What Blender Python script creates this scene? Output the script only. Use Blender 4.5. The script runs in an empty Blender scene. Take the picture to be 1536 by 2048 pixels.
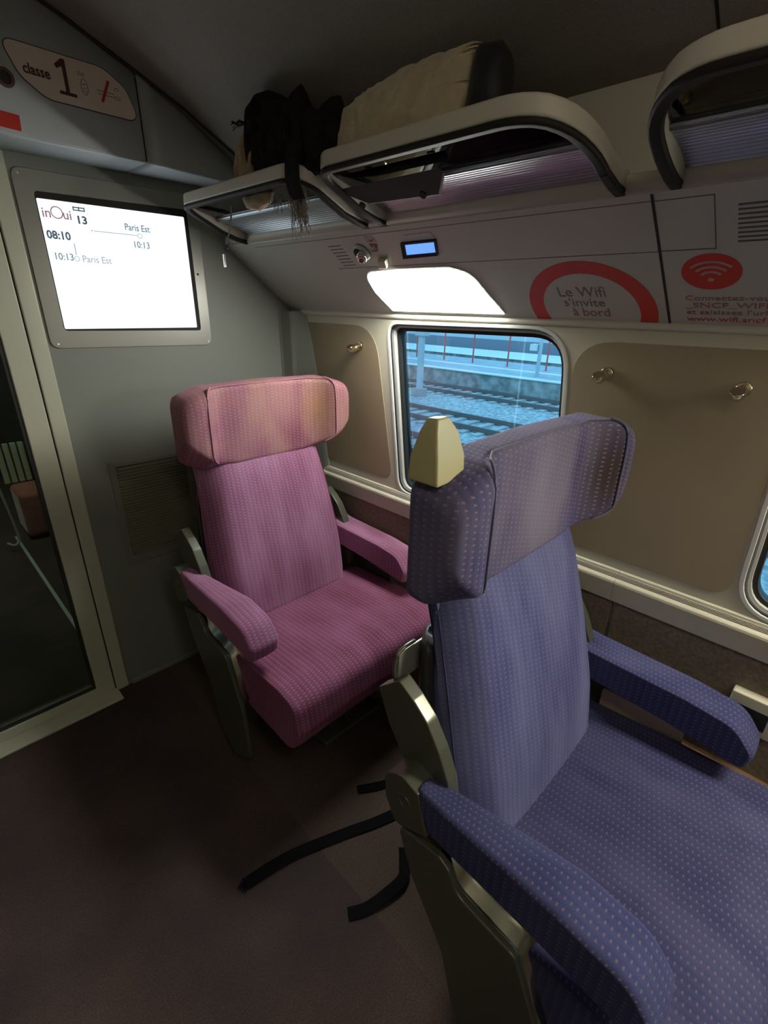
import bpy, bmesh, math, random
from mathutils import Vector, Matrix, noise
random.seed(7)
SC = bpy.context.scene
COL = SC.collection
PI = math.pi

# ------------------------------------------------------------------ camera
F_PX = 965.3
R = [[0.70694094, 0.26299707, -0.65655696], [-0.70695219, 0.29069265, -0.64476071], [0.02128611, 0.91996213, 0.39142889]]
cam_d = bpy.data.cameras.new('camera')
cam = bpy.data.objects.new('camera', cam_d)
COL.objects.link(cam)
cam_d.sensor_fit = 'VERTICAL'
cam_d.sensor_height = 36.0
cam_d.lens = F_PX / 2048 * 36.0
cam_d.clip_start = 0.02
cam_d.clip_end = 300
m3 = Matrix(R)
cam.matrix_world = Matrix.Translation((0, 0, 1.5)) @ m3.to_4x4()
SC.camera = cam

# ------------------------------------------------------------------ view, world, big lights
SC.view_settings.view_transform = 'Standard'
SC.view_settings.look = 'None'
SC.view_settings.gamma = 1
SC.view_settings.use_curve_mapping = False
SC.view_settings.exposure = 0.7
SKY_STRENGTH = 2.5
LAMP_POWER = 2.6          # emission of the window lamp seen in the photo
OTHER_LAMP = 4.6         # the same lamp at the next window
FAR_LAMP = 0.06          # lamps on the other side of the aisle, dimmed
CEIL_LAMP = 4.8           # dim ceiling lamps over the aisle
SCREEN_POWER = 0.70
W = bpy.data.worlds.new('dusk_sky')
SC.world = W
W.use_nodes = True
nt = W.node_tree
bg = nt.nodes['Background']
tc = nt.nodes.new('ShaderNodeTexCoord')
sx = nt.nodes.new('ShaderNodeSeparateXYZ')
rp = nt.nodes.new('ShaderNodeValToRGB')
nt.links.new(tc.outputs['Generated'], sx.inputs[0])
nt.links.new(sx.outputs['Z'], rp.inputs[0])
nt.links.new(rp.outputs[0], bg.inputs['Color'])
rp.color_ramp.elements[0].color = (0.33, 0.68, 0.84, 1)
rp.color_ramp.elements[1].color = (0.17, 0.43, 0.72, 1)
bg.inputs['Strength'].default_value = SKY_STRENGTH


# ------------------------------------------------------------------ helpers
def V(*a):
    return Vector(a)


def tag(o, label=None, cat=None, group=None, kind=None):
    if label: o['label'] = label
    if cat: o['category'] = cat
    if group: o['group'] = group
    if kind: o['kind'] = kind
    return o


def empty(name, loc=(0, 0, 0)):
    o = bpy.data.objects.new(name, None)
    o.empty_display_size = 0.05
    COL.objects.link(o)
    o.location = loc
    return o


def obj(name, bm, mat, parent=None, smooth=None, bevel=0, seg=3, sub=0, uv=True, recalc=True):
    """mesh coordinates are world coordinates; parents are Empties / meshes and keep them"""
    if recalc:
        bmesh.ops.recalc_face_normals(bm, faces=bm.faces)
    me = bpy.data.meshes.new(name)
    bm.to_mesh(me)
    bm.free()
    o = bpy.data.objects.new(name, me)
    COL.objects.link(o)
    mats = mat if isinstance(mat, (list, tuple)) else [mat]
    for m in mats:
        me.materials.append(m)
    if parent is not None:
        o.parent = parent
        o.matrix_parent_inverse = Matrix.Translation(-world_loc(parent))
    if bevel:
        b = o.modifiers.new('bevel', 'BEVEL')
        b.width = bevel
        b.segments = seg
        b.limit_method = 'ANGLE'
        b.angle_limit = math.radians(38)
        b.harden_normals = False
    if sub:
        s = o.modifiers.new('sub', 'SUBSURF')
        s.levels = s.render_levels = sub
    if bevel or sub or smooth:
        for p in me.polygons: p.use_smooth = True
        if not sub:
            w = o.modifiers.new('wn', 'WEIGHTED_NORMAL')
            w.keep_sharp = True
            if smooth is None or smooth is True:
                pass
    if uv and not me.uv_layers: cube_uv(me)
    return o


def world_loc(o):
    v = Vector(o.location)
    p = o.parent
    while p is not None:
        v = v + Vector(p.location)
        p = p.parent
    return v if o.type == 'EMPTY' else (V(0, 0, 0) if o.parent is None else parent_off(o))


def parent_off(o):
    # meshes are built at world coordinates with zero location, under an Empty
    return V(0, 0, 0)


def cube_uv(me):
    if not me.polygons: return
    uvl = me.uv_layers.new(name='UVMap')
    for p in me.polygons:
        n = p.normal
        ax, ay, az = abs(n.x), abs(n.y), abs(n.z)
        for li in p.loop_indices:
            c = me.vertices[me.loops[li].vertex_index].co
            if az >= ax and az >= ay: uvl.data[li].uv = (c.x, c.y)
            elif ay >= ax: uvl.data[li].uv = (c.x, c.z)
            else: uvl.data[li].uv = (c.y, c.z)


def box(bm, x0, x1, y0, y1, z0, z1):
    vs = [bm.verts.new((x, y, z)) for x in (x0, x1) for y in (y0, y1) for z in (z0, z1)]
    for f in ((0, 1, 3, 2), (4, 6, 7, 5), (0, 4, 5, 1), (2, 3, 7, 6), (0, 2, 6, 4), (1, 5, 7, 3)):
        bm.faces.new([vs[i] for i in f])
    return bm


def boxbm(*a):
    return box(bmesh.new(), *a)


def rpoly(corners, r=0.02, n=6):
    """rounded polygon; corners (a,b) or (a,b,r)"""
    out = []
    N = len(corners)
    for i in range(N):
        c = corners[i]
        p = Vector(c[:2])
        rr = c[2] if len(c) > 2 else r
        a = Vector(corners[i - 1][:2]) - p
        b = Vector(corners[(i + 1) % N][:2]) - p
        la, lb = a.length, b.length
        a.normalize(); b.normalize()
        if rr <= 1e-6:
            out.append(tuple(p)); continue
        ang = a.angle(b)
        t = min(rr / math.tan(ang / 2), la * .49, lb * .49)
        p0, p1 = p + a * t, p + b * t
        for k in range(n + 1):
            u = k / n
            q = p0 * (1 - u) ** 2 + p * 2 * u * (1 - u) + p1 * u * u
            out.append((q.x, q.y))
    return out


def prism(bm, pts, fn, d0, d1):
    """closed outline pts (2D) extruded between depths d0,d1; fn(a,b,d)->Vector"""
    A = [bm.verts.new(fn(a, b, d0)) for a, b in pts]
    B = [bm.verts.new(fn(a, b, d1)) for a, b in pts]
    n = len(pts)
    bm.faces.new(A)
    bm.faces.new(B[::-1])
    for i in range(n):
        bm.faces.new((A[i], B[i], B[(i + 1) % n], A[(i + 1) % n]))
    return bm


def ring(bm, outer, inner, fn, d0, d1, di=None):
    """frame between two outlines with same number of points"""
    n = len(outer)
    if di is None: di = d1
    A = [bm.verts.new(fn(a, b, d0)) for a, b in outer]
    B = [bm.verts.new(fn(a, b, d1)) for a, b in outer]
    Cc = [bm.verts.new(fn(a, b, di)) for a, b in inner]
    Dd = [bm.verts.new(fn(a, b, d0)) for a, b in inner]
    for i in range(n):
        j = (i + 1) % n
        for P, Q in ((A, B), (B, Cc), (Cc, Dd), (Dd, A)):
            bm.faces.new((P[i], P[j], Q[j], Q[i]))
    return bm


def fill_holes(bm, outer, holes, fn, d):
    es = []
    for loop in [outer] + holes:
        vs = [bm.verts.new(fn(a, b, d)) for a, b in loop]
        for i in range(len(vs)): es.append(bm.edges.new((vs[i], vs[(i + 1) % len(vs)])))
    bmesh.ops.triangle_fill(bm, use_beauty=True, use_dissolve=False, edges=es)
    return bm


def sweep_profile(bm, prof, y0, y1, closed=False, fn=None):
    """prof list of (x,z) swept along y"""
    fn = fn or (lambda x, z, y: V(x, y, z))
    A = [bm.verts.new(fn(x, z, y0)) for x, z in prof]
    B = [bm.verts.new(fn(x, z, y1)) for x, z in prof]
    n = len(prof)
    for i in range(n if closed else n - 1):
        j = (i + 1) % n
        bm.faces.new((A[i], A[j], B[j], B[i]))
    if closed:
        bm.faces.new(A[::-1]); bm.faces.new(B)
    return bm


def tube(bm, pts, r, n=10, flat=None, cap=True):
    """tube along pts; r float or list"""
    pts = [Vector(p) for p in pts]
    rings = []
    for i, p in enumerate(pts):
        d = (pts[min(i + 1, len(pts) - 1)] - pts[max(i - 1, 0)]).normalized()
        up = V(0, 0, 1) if abs(d.z) < .9 else V(1, 0, 0)
        s = d.cross(up).normalized(); u = s.cross(d)
        rr = r[i] if isinstance(r, (list, tuple)) else r
        f = flat or 1
        rings.append([bm.verts.new(p + s * rr * math.cos(2 * PI * k / n) + u * rr * f * math.sin(2 * PI * k / n)) for k in range(n)])
    for a, b in zip(rings, rings[1:]):
        for k in range(n): bm.faces.new((a[k], a[(k + 1) % n], b[(k + 1) % n], b[k]))
    if cap:
        bm.faces.new(rings[0][::-1]); bm.faces.new(rings[-1])
    return bm


def strip(bm, pts, side, w, t, nrm):
    """flat band with thickness following pts: side(i) unit dir, nrm(i) unit dir"""
    rings = []
    for i, p in enumerate(pts):
        p = Vector(p); s = side(i); n = nrm(i)
        rings.append([bm.verts.new(p + s * w / 2), bm.verts.new(p + s * w / 2 + n * t), bm.verts.new(p - s * w / 2 + n * t), bm.verts.new(p - s * w / 2)])
    for a, b in zip(rings, rings[1:]):
        for k in range(4): bm.faces.new((a[k], a[(k + 1) % 4], b[(k + 1) % 4], b[k]))
    bm.faces.new(rings[0][::-1]); bm.faces.new(rings[-1])
    return bm


def smooth_path(pts, n=6):
    """catmull-rom"""
    P = [Vector(p) for p in pts]
    out = []
    for i in range(len(P) - 1):
        p0, p1, p2, p3 = P[max(i - 1, 0)], P[i], P[i + 1], P[min(i + 2, len(P) - 1)]
        for k in range(n):
            t = k / n
            out.append(.5 * ((2 * p1) + (p2 - p0) * t + (2 * p0 - 5 * p1 + 4 * p2 - p3) * t * t + (3 * p1 - p0 - 3 * p2 + p3) * t ** 3))
    out.append(P[-1])
    return out


def lerp_table(T, x):
    if x <= T[0][0]: return T[0][1]
    for (a, p), (b, q) in zip(T, T[1:]):
        if x <= b:
            u = (x - a) / (b - a)
            return p + (q - p) * u
    return T[-1][1]


# ------------------------------------------------------------------ materials
def mat(name, col, rough=.6, metal=0, sheen=0, emit=None, es=0, bump=0, bscale=200, var=0, vscale=5, spec=.5, detail=4, col2=None, coat=0):
    m = bpy.data.materials.new(name)
    m.use_nodes = True
    t = m.node_tree
    b = t.nodes['Principled BSDF']
    b.inputs['Base Color'].default_value = (*col, 1)
    b.inputs['Roughness'].default_value = rough
    b.inputs['Metallic'].default_value = metal
    b.inputs['Sheen Weight'].default_value = sheen
    b.inputs['Sheen Roughness'].default_value = .4
    b.inputs['Specular IOR Level'].default_value = spec
    b.inputs['Coat Weight'].default_value = coat
    if emit:
        b.inputs['Emission Color'].default_value = (*emit, 1)
        b.inputs['Emission Strength'].default_value = es
    co = t.nodes.new('ShaderNodeTexCoord')
    if var:
        n = t.nodes.new('ShaderNodeTexNoise')
        n.inputs['Scale'].default_value = vscale
        n.inputs['Detail'].default_value = detail
        t.links.new(co.outputs['Object'], n.inputs['Vector'])
        r = t.nodes.new('ShaderNodeValToRGB')
        c2 = col2 or tuple(c * (1 - var) for c in col)
        r.color_ramp.elements[0].color = (*c2, 1)
        r.color_ramp.elements[1].color = (*(min(1, c * (1 + var * .6)) for c in col), 1)
        r.color_ramp.elements[0].position = .35
        r.color_ramp.elements[1].position = .68
        t.links.new(n.outputs['Fac'], r.inputs[0])
        t.links.new(r.outputs[0], b.inputs['Base Color'])
    if bump:
        n = t.nodes.new('ShaderNodeTexNoise')
        n.inputs['Scale'].default_value = bscale
        n.inputs['Detail'].default_value = 3
        t.links.new(co.outputs['Object'], n.inputs['Vector'])
        bp = t.nodes.new('ShaderNodeBump')
        bp.inputs['Strength'].default_value = bump
        bp.inputs['Distance'].default_value = .002
        t.links.new(n.outputs['Fac'], bp.inputs['Height'])
        t.links.new(bp.outputs[0], b.inputs['Normal'])
    return m


def mth(t, op, a, b=None, c=None):
    n = t.nodes.new('ShaderNodeMath'); n.operation = op
    for i, v in enumerate((a, b, c)):
        if v is None: continue
        if isinstance(v, (int, float)): n.inputs[i].default_value = v
        else: t.links.new(v, n.inputs[i])
    return n.outputs[0]


def mixc(t, fac, a, b):
    n = t.nodes.new('ShaderNodeMix'); n.data_type = 'RGBA'
    if isinstance(fac, (int, float)): n.inputs[0].default_value = fac
    else: t.links.new(fac, n.inputs[0])
    for i, v in ((6, a), (7, b)):
        if isinstance(v, tuple): n.inputs[i].default_value = (*v, 1)
        else: t.links.new(v, n.inputs[i])
    return n.outputs[2]


def velvet(name, col, dark, dot, worn=None, wornamt=0, dotamt=.6, sheen=.35, wax=None, cx=.87):
    """moquette with rows of small dashes: columns 1.7 cm apart"""
    m = bpy.data.materials.new(name); m.use_nodes = True
    t = m.node_tree; b = t.nodes['Principled BSDF']
    uv = t.nodes.new('ShaderNodeUVMap'); uv.uv_map = 'UVMap'
    s = t.nodes.new('ShaderNodeSeparateXYZ'); t.links.new(uv.outputs[0], s.inputs[0])
    cu = mth(t, 'DIVIDE', s.outputs[0], .0165)
    col_i = mth(t, 'FLOOR', cu)
    fu = mth(t, 'SUBTRACT', cu, col_i)
    off = mth(t, 'MULTIPLY', mth(t, 'MODULO', mth(t, 'ADD', col_i, 1000), 2), .5)
    cv = mth(t, 'ADD', mth(t, 'DIVIDE', s.outputs[1], .0105), off)
    fv = mth(t, 'FRACT', mth(t, 'ADD', cv, 1000))
    a = mth(t, 'LESS_THAN', mth(t, 'ABSOLUTE', mth(t, 'SUBTRACT', fu, .5)), .17)
    c = mth(t, 'LESS_THAN', mth(t, 'ABSOLUTE', mth(t, 'SUBTRACT', fv, .5)), .15)
    d = mth(t, 'MULTIPLY', mth(t, 'MULTIPLY', a, c), dotamt)
    # lengthwise stripes in the pile
    stripe = mth(t, 'MULTIPLY_ADD', mth(t, 'SINE', mth(t, 'MULTIPLY', cu, 2 * PI)), .5, .5)
    co = t.nodes.new('ShaderNodeTexCoord')
    n1 = t.nodes.new('ShaderNodeTexNoise'); n1.inputs['Scale'].default_value = 5; n1.inputs['Detail'].default_value = 3
    mp = t.nodes.new('ShaderNodeMapping'); mp.inputs['Scale'].default_value = (2.2, 1, .5)
    t.links.new(co.outputs['Object'], mp.inputs[0]); t.links.new(mp.outputs[0], n1.inputs['Vector'])
    r = t.nodes.new('ShaderNodeMapRange'); r.inputs[1].default_value = .35; r.inputs[2].default_value = .65
    t.links.new(n1.outputs['Fac'], r.inputs[0])
    f = mth(t, 'MULTIPLY_ADD', stripe, .22, mth(t, 'MULTIPLY', r.outputs[0], .75))
    base = mixc(t, f, dark, col)
    if worn:
        n2 = t.nodes.new('ShaderNodeTexNoise'); n2.inputs['Scale'].default_value = 1.0; n2.inputs['Detail'].default_value = 4
        mp2 = t.nodes.new('ShaderNodeMapping'); mp2.inputs['Scale'].default_value = (9, 5, 5)
        t.links.new(co.outputs['Object'], mp2.inputs[0]); t.links.new(mp2.outputs[0], n2.inputs['Vector'])
        r2 = t.nodes.new('ShaderNodeMapRange'); r2.inputs[1].default_value = .38; r2.inputs[2].default_value = .62; r2.inputs[4].default_value = wornamt
        t.links.new(n2.outputs['Fac'], r2.inputs[0])
        base = mixc(t, r2.outputs[0], base, worn)
        if wax:
            # greasy patches left by resting heads, as soft spots around fixed places on the headrest
            for (px, pz, rx, rz, colr, am) in wax:
                g = t.nodes.new('ShaderNodeSeparateXYZ'); t.links.new(co.outputs['Object'], g.inputs[0])
                dx = mth(t, 'DIVIDE', mth(t, 'SUBTRACT', g.outputs[0], px), rx)
                dz = mth(t, 'DIVIDE', mth(t, 'SUBTRACT', g.outputs[2], pz), rz)
                q = mth(t, 'ADD', mth(t, 'MULTIPLY', dx, dx), mth(t, 'MULTIPLY', dz, dz))
                k = mth(t, 'MULTIPLY', mth(t, 'POWER', 2.718, mth(t, 'MULTIPLY', q, -1)), am)
                base = mixc(t, k, base, colr)
    base = mixc(t, d, base, dot)
    t.links.new(base, b.inputs['Base Color'])
    b.inputs['Roughness'].default_value = .85
    b.inputs['Sheen Weight'].default_value = sheen
    b.inputs['Sheen Roughness'].default_value = .35
    b.inputs['Sheen Tint'].default_value = (*[min(1, c * 2.2) for c in col], 1)
    b.inputs['Specular IOR Level'].default_value = .2
    n3 = t.nodes.new('ShaderNodeTexNoise'); n3.inputs['Scale'].default_value = 500
    t.links.new(co.outputs['Object'], n3.inputs['Vector'])
    bp = t.nodes.new('ShaderNodeBump'); bp.inputs['Strength'].default_value = .35; bp.inputs['Distance'].default_value = .002
    h = mth(t, 'ADD', n3.outputs['Fac'], d)
    t.links.new(h, bp.inputs['Height']); t.links.new(bp.outputs[0], b.inputs['Normal'])
    return m


def glassmat(name, tint=(1, 1, 1), refl=.06, rough=0.0):
    m = bpy.data.materials.new(name); m.use_nodes = True
    t = m.node_tree
    for n in list(t.nodes):
        if n.type != 'OUTPUT_MATERIAL': t.nodes.remove(n)
    out = [n for n in t.nodes if n.type == 'OUTPUT_MATERIAL'][0]
    tr = t.nodes.new('ShaderNodeBsdfTransparent'); tr.inputs[0].default_value = (*tint, 1)
    gl = t.nodes.new('ShaderNodeBsdfGlossy'); gl.inputs['Roughness'].default_value = rough
    fr = t.nodes.new('ShaderNodeFresnel'); fr.inputs[0].default_value = 1.45
    mx = t.nodes.new('ShaderNodeMixShader')
    ad = mth(t, 'ADD', fr.outputs[0], refl - .04)
    t.links.new(ad, mx.inputs[0]); t.links.new(tr.outputs[0], mx.inputs[1]); t.links.new(gl.outputs[0], mx.inputs[2])
    t.links.new(mx.outputs[0], out.inputs[0])
    return m


def emis(name, col, s):
    m = bpy.data.materials.new(name); m.use_nodes = True
    b = m.node_tree.nodes['Principled BSDF']
    b.inputs['Base Color'].default_value = (*[c * .5 for c in col], 1)
    b.inputs['Emission Color'].default_value = (*col, 1)
    b.inputs['Emission Strength'].default_value = s
    b.inputs['Roughness'].default_value = .3
    return m


M = dict(
    cream=mat('cream_plastic', (.50, .49, .375), .42, bump=.06, bscale=900),
    creamdoor=mat('cream_door_paint', (.52, .54, .42), .30, spec=.7),
    greywall=mat('grey_wall', (.22, .235, .205), .5, bump=.08, bscale=700),
    slopew=mat('pale_grey_panel', (.52, .53, .48), .33, spec=.6),
    ledge=mat('pale_ledge', (.58, .56, .47), .4),
    ceilm=mat('ceiling_carpet', (.36, .335, .305), .9, bump=.5, bscale=500, var=.12, vscale=300),
    bulk=mat('blue_grey_panel', (.52, .57, .59), .40),
    olive=mat('olive_brown_panel', (.29, .237, .15), .45, bump=.12, bscale=1200, var=.06, vscale=3),
    lowfab=mat('brown_wall_fabric', (.21, .17, .12), .9, bump=.5, bscale=600, var=.25, vscale=120),
    dark=mat('dark_gap', (.012, .012, .011), .6),
    rubber=mat('black_rubber', (.018, .016, .014), .6, spec=.3),
    plate=mat('screen_surround', (.27, .275, .24), .35, metal=.25),
    alu=mat('aluminium', (.55, .56, .56), .22, metal=1),
    alud=mat('grooved_aluminium', (.50, .55, .60), .30, metal=1),
    rim=mat('rack_rim', (.64, .60, .51), .4, bump=.05, bscale=900),
    chrome=mat('chrome', (.75, .72, .62), .12, metal=1),
    brass=mat('polished_hook', (.72, .66, .48), .2, metal=1),
    frame=mat('seat_frame_paint', (.120, .130, .095), .30, metal=.45, spec=.7),
    framehi=mat('seat_inner_metal', (.55, .56, .46), .22, metal=1),
    fin=mat('handle_plastic', (.50, .47, .25), .38),
    black=mat('black_webbing', (.007, .0065, .008), 1.0, bump=.4, bscale=900, spec=.1),
    red=mat('red_sticker', (.62, .035, .03), .4),
    redbox=mat('red_sign', (.55, .03, .02), .4),
    signw=mat('sign_panel', (.80, .70, .60), .4),
    ink=mat('dark_red_ink', (.10, .022, .02), .5),
    inkg=mat('grey_ink', (.22, .18, .16), .5),
    pinkink=mat('faded_red_ink', (.36, .16, .13), .5),
    whiteink=mat('pale_sticker_ink', (.52, .36, .32), .5),
    line=mat('panel_line', (.10, .10, .09), .6),
    vent=mat('vent_slats', (.23, .23, .15), .45, metal=.2),
    fleece=mat('cream_fleece', (.62, .52, .34), .95, sheen=.6, bump=1.0, bscale=160, var=.12, vscale=45),
    coat=mat('dark_coat', (.016, .017, .019), .6, sheen=.1, bump=.3, bscale=200),
    coatg=mat('grey_coat_lining', (.020, .021, .023), .7),
    scarf=mat('black_scarf', (.022, .020, .020), 1.0, spec=.1, bump=.5, bscale=300, var=.4, vscale=40),
    fringe=mat('grey_fringe', (.16, .15, .13), .95),
    beige=mat('beige_cloth', (.42, .31, .19), .9, sheen=.2, bump=.4, bscale=200, var=.25, vscale=25),
    trimw=mat('window_trim', (.52, .54, .50), .35),
    trimg=mat('window_gasket_grey', (.17, .18, .18), .4),
    orange=mat('heater_cover', (.20, .115, .06), .5, metal=.2),
    beigep=mat('footrest_plate', (.56, .43, .31), .45),
    dgrey=mat('dark_grey_plastic', (.03, .032, .03), .45),
)


def carpet():
    m = bpy.data.materials.new('carpet'); m.use_nodes = True
    t = m.node_tree; b = t.nodes['Principled BSDF']
    co = t.nodes.new('ShaderNodeTexCoord')
    s = t.nodes.new('ShaderNodeSeparateXYZ'); t.links.new(co.outputs['Object'], s.inputs[0])
    n = t.nodes.new('ShaderNodeTexNoise'); n.inputs['Scale'].default_value = 2.2; n.inputs['Detail'].default_value = 5
    t.links.new(co.outputs['Object'], n.inputs['Vector'])
    n2 = t.nodes.new('ShaderNodeTexNoise'); n2.inputs['Scale'].default_value = 260; n2.inputs['Detail'].default_value = 2
    t.links.new(co.outputs['Object'], n2.inputs['Vector'])
    fib = t.nodes.new('ShaderNodeMapRange'); fib.inputs[1].default_value = .3; fib.inputs[2].default_value = .7
    t.links.new(n2.outputs['Fac'], fib.inputs[0])
    r = t.nodes.new('ShaderNodeMapRange'); r.inputs[1].default_value = .35; r.inputs[2].default_value = .65
    t.links.new(n.outputs['Fac'], r.inputs[0])
    strip_in = mth(t, 'GREATER_THAN', s.outputs[0], .548)      # the runner beside the seats is another carpet
    a = mixc(t, r.outputs[0], (.060, .046, .048), (.122, .082, .068))
    c = mixc(t, r.outputs[0], (.090, .066, .052), (.125, .092, .070))
    base = mixc(t, strip_in, a, c)
    base = mixc(t, mth(t, 'MULTIPLY', fib.outputs[0], .55), base, (.02, .017, .02))
    t.links.new(base, b.inputs['Base Color'])
    b.inputs['Roughness'].default_value = .95
    b.inputs['Specular IOR Level'].default_value = .15
    bp = t.nodes.new('ShaderNodeBump'); bp.inputs['Strength'].default_value = .5; bp.inputs['Distance'].default_value = .003
    t.links.new(n2.outputs['Fac'], bp.inputs['Height']); t.links.new(bp.outputs[0], b.inputs['Normal'])
    return m


M['carpet'] = carpet()
M['glass'] = glassmat('window_glass', (.86, .95, 1.0), .05)
M['doorglass'] = glassmat('door_glass', (.74, .86, .79), .06)
M['rackglass'] = glassmat('rack_glass', (.55, .58, .56), .08)
M['lamp'] = emis('lamp_diffuser', (1.0, .98, .91), LAMP_POWER * 10)
M['lampo'] = emis('lamp_diffuser_next', (1.0, .90, .74), OTHER_LAMP * 10)
M['lampf'] = emis('lamp_diffuser_far', (1.0, .88, .68), FAR_LAMP * 10)
M['screen'] = emis('screen_glow', (.86, .95, 1.0), SCREEN_POWER)
M['lcd'] = emis('lcd_glow', (.10, .25, .95), 1.0)
M['lcdtext'] = emis('lcd_text', (.05, .12, .55), .8)
M['scrdark'] = emis('screen_ink_dark', (.07, .13, .18), .30)
M['scrmid'] = emis('screen_ink_mid', (.20, .27, .34), .40)
M['scrpale'] = emis('screen_ink_pale', (.42, .43, .48), .50)
M['scrrose'] = emis('screen_ink_rose', (.34, .18, .22), .45)

SMIRX = -.05                       # centre line of the car
# slanted panel: base on the wall at (1.31,1.4772), top at (1.0355,1.6935)
SO, SS, SN = V(1.31, 0, 1.4772), V(-.7855, 0, .6189), V(-.6189, 0, -.7855)


def slope(y, s, d):                # a=y, b=s, depth towards the room
    p = SO + SS * s + SN * d
    return V(p.x, y, p.z)


def slope_m(y, s, d):              # the same on the other side of the car
    p = slope(y, s, d)
    return V(2 * SMIRX - p.x, p.y, p.z)


def wallR(y, z, d): return V(1.31 - d, y, z)
def backw(x, z, d): return V(x, 1.876 - d, z)
def bulkf(x, z, d): return V(x, 1.695 - d, z)


def text(name, s, size, fn, a, b, m, parent, right, up, depth=.0006, align='LEFT', sx=1.0, shear=0, rot=0, bold=0):
    """lettering as a thin mesh: a,b = position of baseline start on the surface fn"""
    cu = bpy.data.curves.new(name, 'FONT')
    cu.body = s; cu.size = size; cu.align_x = align; cu.shear = shear
    cu.extrude = depth / 2; cu.offset = bold; cu.resolution_u = 3
    to = bpy.data.objects.new(name + '_tmp', cu); COL.objects.link(to)
    dg = bpy.context.evaluated_depsgraph_get(); dg.update()
    me = bpy.data.meshes.new_from_object(to.evaluated_get(dg))
    bpy.data.objects.remove(to)
    me.name = name
    me.materials.clear(); me.materials.append(m)
    rt, u = Vector(right), Vector(up); n = rt.cross(u)
    o0 = fn(a, b, .0005)
    cr, sr = math.cos(rot), math.sin(rot)
    for v in me.vertices:
        x, y, z = v.co.x * sx, v.co.y, v.co.z
        x, y = x * cr - y * sr, x * sr + y * cr
        v.co = o0 + rt * x + u * y + n * (z + depth / 2)
    o = bpy.data.objects.new(name, me); COL.objects.link(o)
    o.parent = parent
    if parent is not None: o.matrix_parent_inverse = Matrix.Translation(-world_loc(parent))
    return o


def plate2(name, pts, fn, d0, d1, m, parent=None, bevel=0, **k):
    bm = bmesh.new(); prism(bm, pts, fn, d0, d1)
    return obj(name, bm, m, parent, bevel=bevel, **k)


def seg2(p, q, w):
    """thin quad outline between 2D points"""
    p, q = Vector(p), Vector(q); d = (q - p).normalized(); n = Vector((-d.y, d.x)) * w / 2
    return [tuple(p + n), tuple(p - n), tuple(q - n), tuple(q + n)]


def inset(pts, d, c=None):
    cx = sum(p[0] for p in pts) / len(pts); cy = sum(p[1] for p in pts) / len(pts)
    out = []
    n = len(pts)
    area = sum(pts[i][0] * pts[(i + 1) % n][1] - pts[(i + 1) % n][0] * pts[i][1] for i in range(n))
    sg = 1 if area > 0 else -1
    for i in range(n):
        a, b, c = Vector(pts[i - 1]), Vector(pts[i]), Vector(pts[(i + 1) % n])
        d1 = (b - a); d2 = (c - b)
        if d1.length < 1e-7: d1 = d2
        if d2.length < 1e-7: d2 = d1
        n1 = Vector((-d1.y, d1.x)).normalized() * sg; n2 = Vector((-d2.y, d2.x)).normalized() * sg
        m_ = (n1 + n2).normalized()
        k = d / max(.5, m_.dot(n1))
        out.append((b.x + m_.x * k, b.y + m_.y * k))
    return out


def circ2(cx, cy, rx, ry=None, n=32):
    ry = ry or rx
    return [(cx + rx * math.cos(2 * PI * i / n), cy + ry * math.sin(2 * PI * i / n)) for i in range(n)]


def arcband(cx, cy, r0, r1, a0, a1, n=24, kx=1, ky=1):
    o = [(cx + kx * r1 * math.cos(a0 + (a1 - a0) * i / n), cy + ky * r1 * math.sin(a0 + (a1 - a0) * i / n)) for i in range(n + 1)]
    i_ = [(cx + kx * r0 * math.cos(a0 + (a1 - a0) * i / n), cy + ky * r0 * math.sin(a0 + (a1 - a0) * i / n)) for i in range(n + 1)]
    return o + i_[::-1]


def struct(o):
    o['kind'] = 'structure'
    return o


YF = -2.6      # front end of the modelled car
D = 1.876      # the end wall
# ================================================================== STRUCTURE
# floor (through the door too)
struct(obj('floor', boxbm(-1.41, 1.36, YF, 6.2, -.06, 0), M['carpet']))
# ceiling: curved profile, both halves
prof = [(1.10, 1.888), (1.05, 1.915), (.986, 1.949), (.833, 2.031), (.714, 2.081), (.508, 2.164), (.3, 2.222), (.1, 2.25), (-.05, 2.256)]
full = prof + [(2 * SMIRX - x, z) for x, z in prof[-2::-1]]
outer = [(x, z + .05) for x, z in full[::-1]]
bm = bmesh.new(); sweep_profile(bm, full + outer, YF, 1.9, closed=True)
struct(obj('ceiling', bm, M['ceilm'], smooth=True))
# thin seam between ceiling panels
bm = bmesh.new(); sweep_profile(bm, [(x, z - .0015) for x, z in prof[:6]], .332, .337)
struct(obj('trim_1', bm, M['dark']))

# window outlines on the wall plane (y,z)
W1 = rpoly([(1.292, 1.452, .05), (1.213, .832, .07), (.55, .832, .07), (.612, 1.460, .13)], n=8)
W2 = rpoly([(.108, 1.455, .09), (.092, .838, .10), (-.60, .838, .07), (-.56, 1.46, .1)], n=8)
WALL_TOP = 1.4772
bm = bmesh.new()
fill_holes(bm, [(YF, 0), (1.876, 0), (1.876, WALL_TOP), (YF, WALL_TOP)], [W1, W2], wallR, 0)
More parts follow.
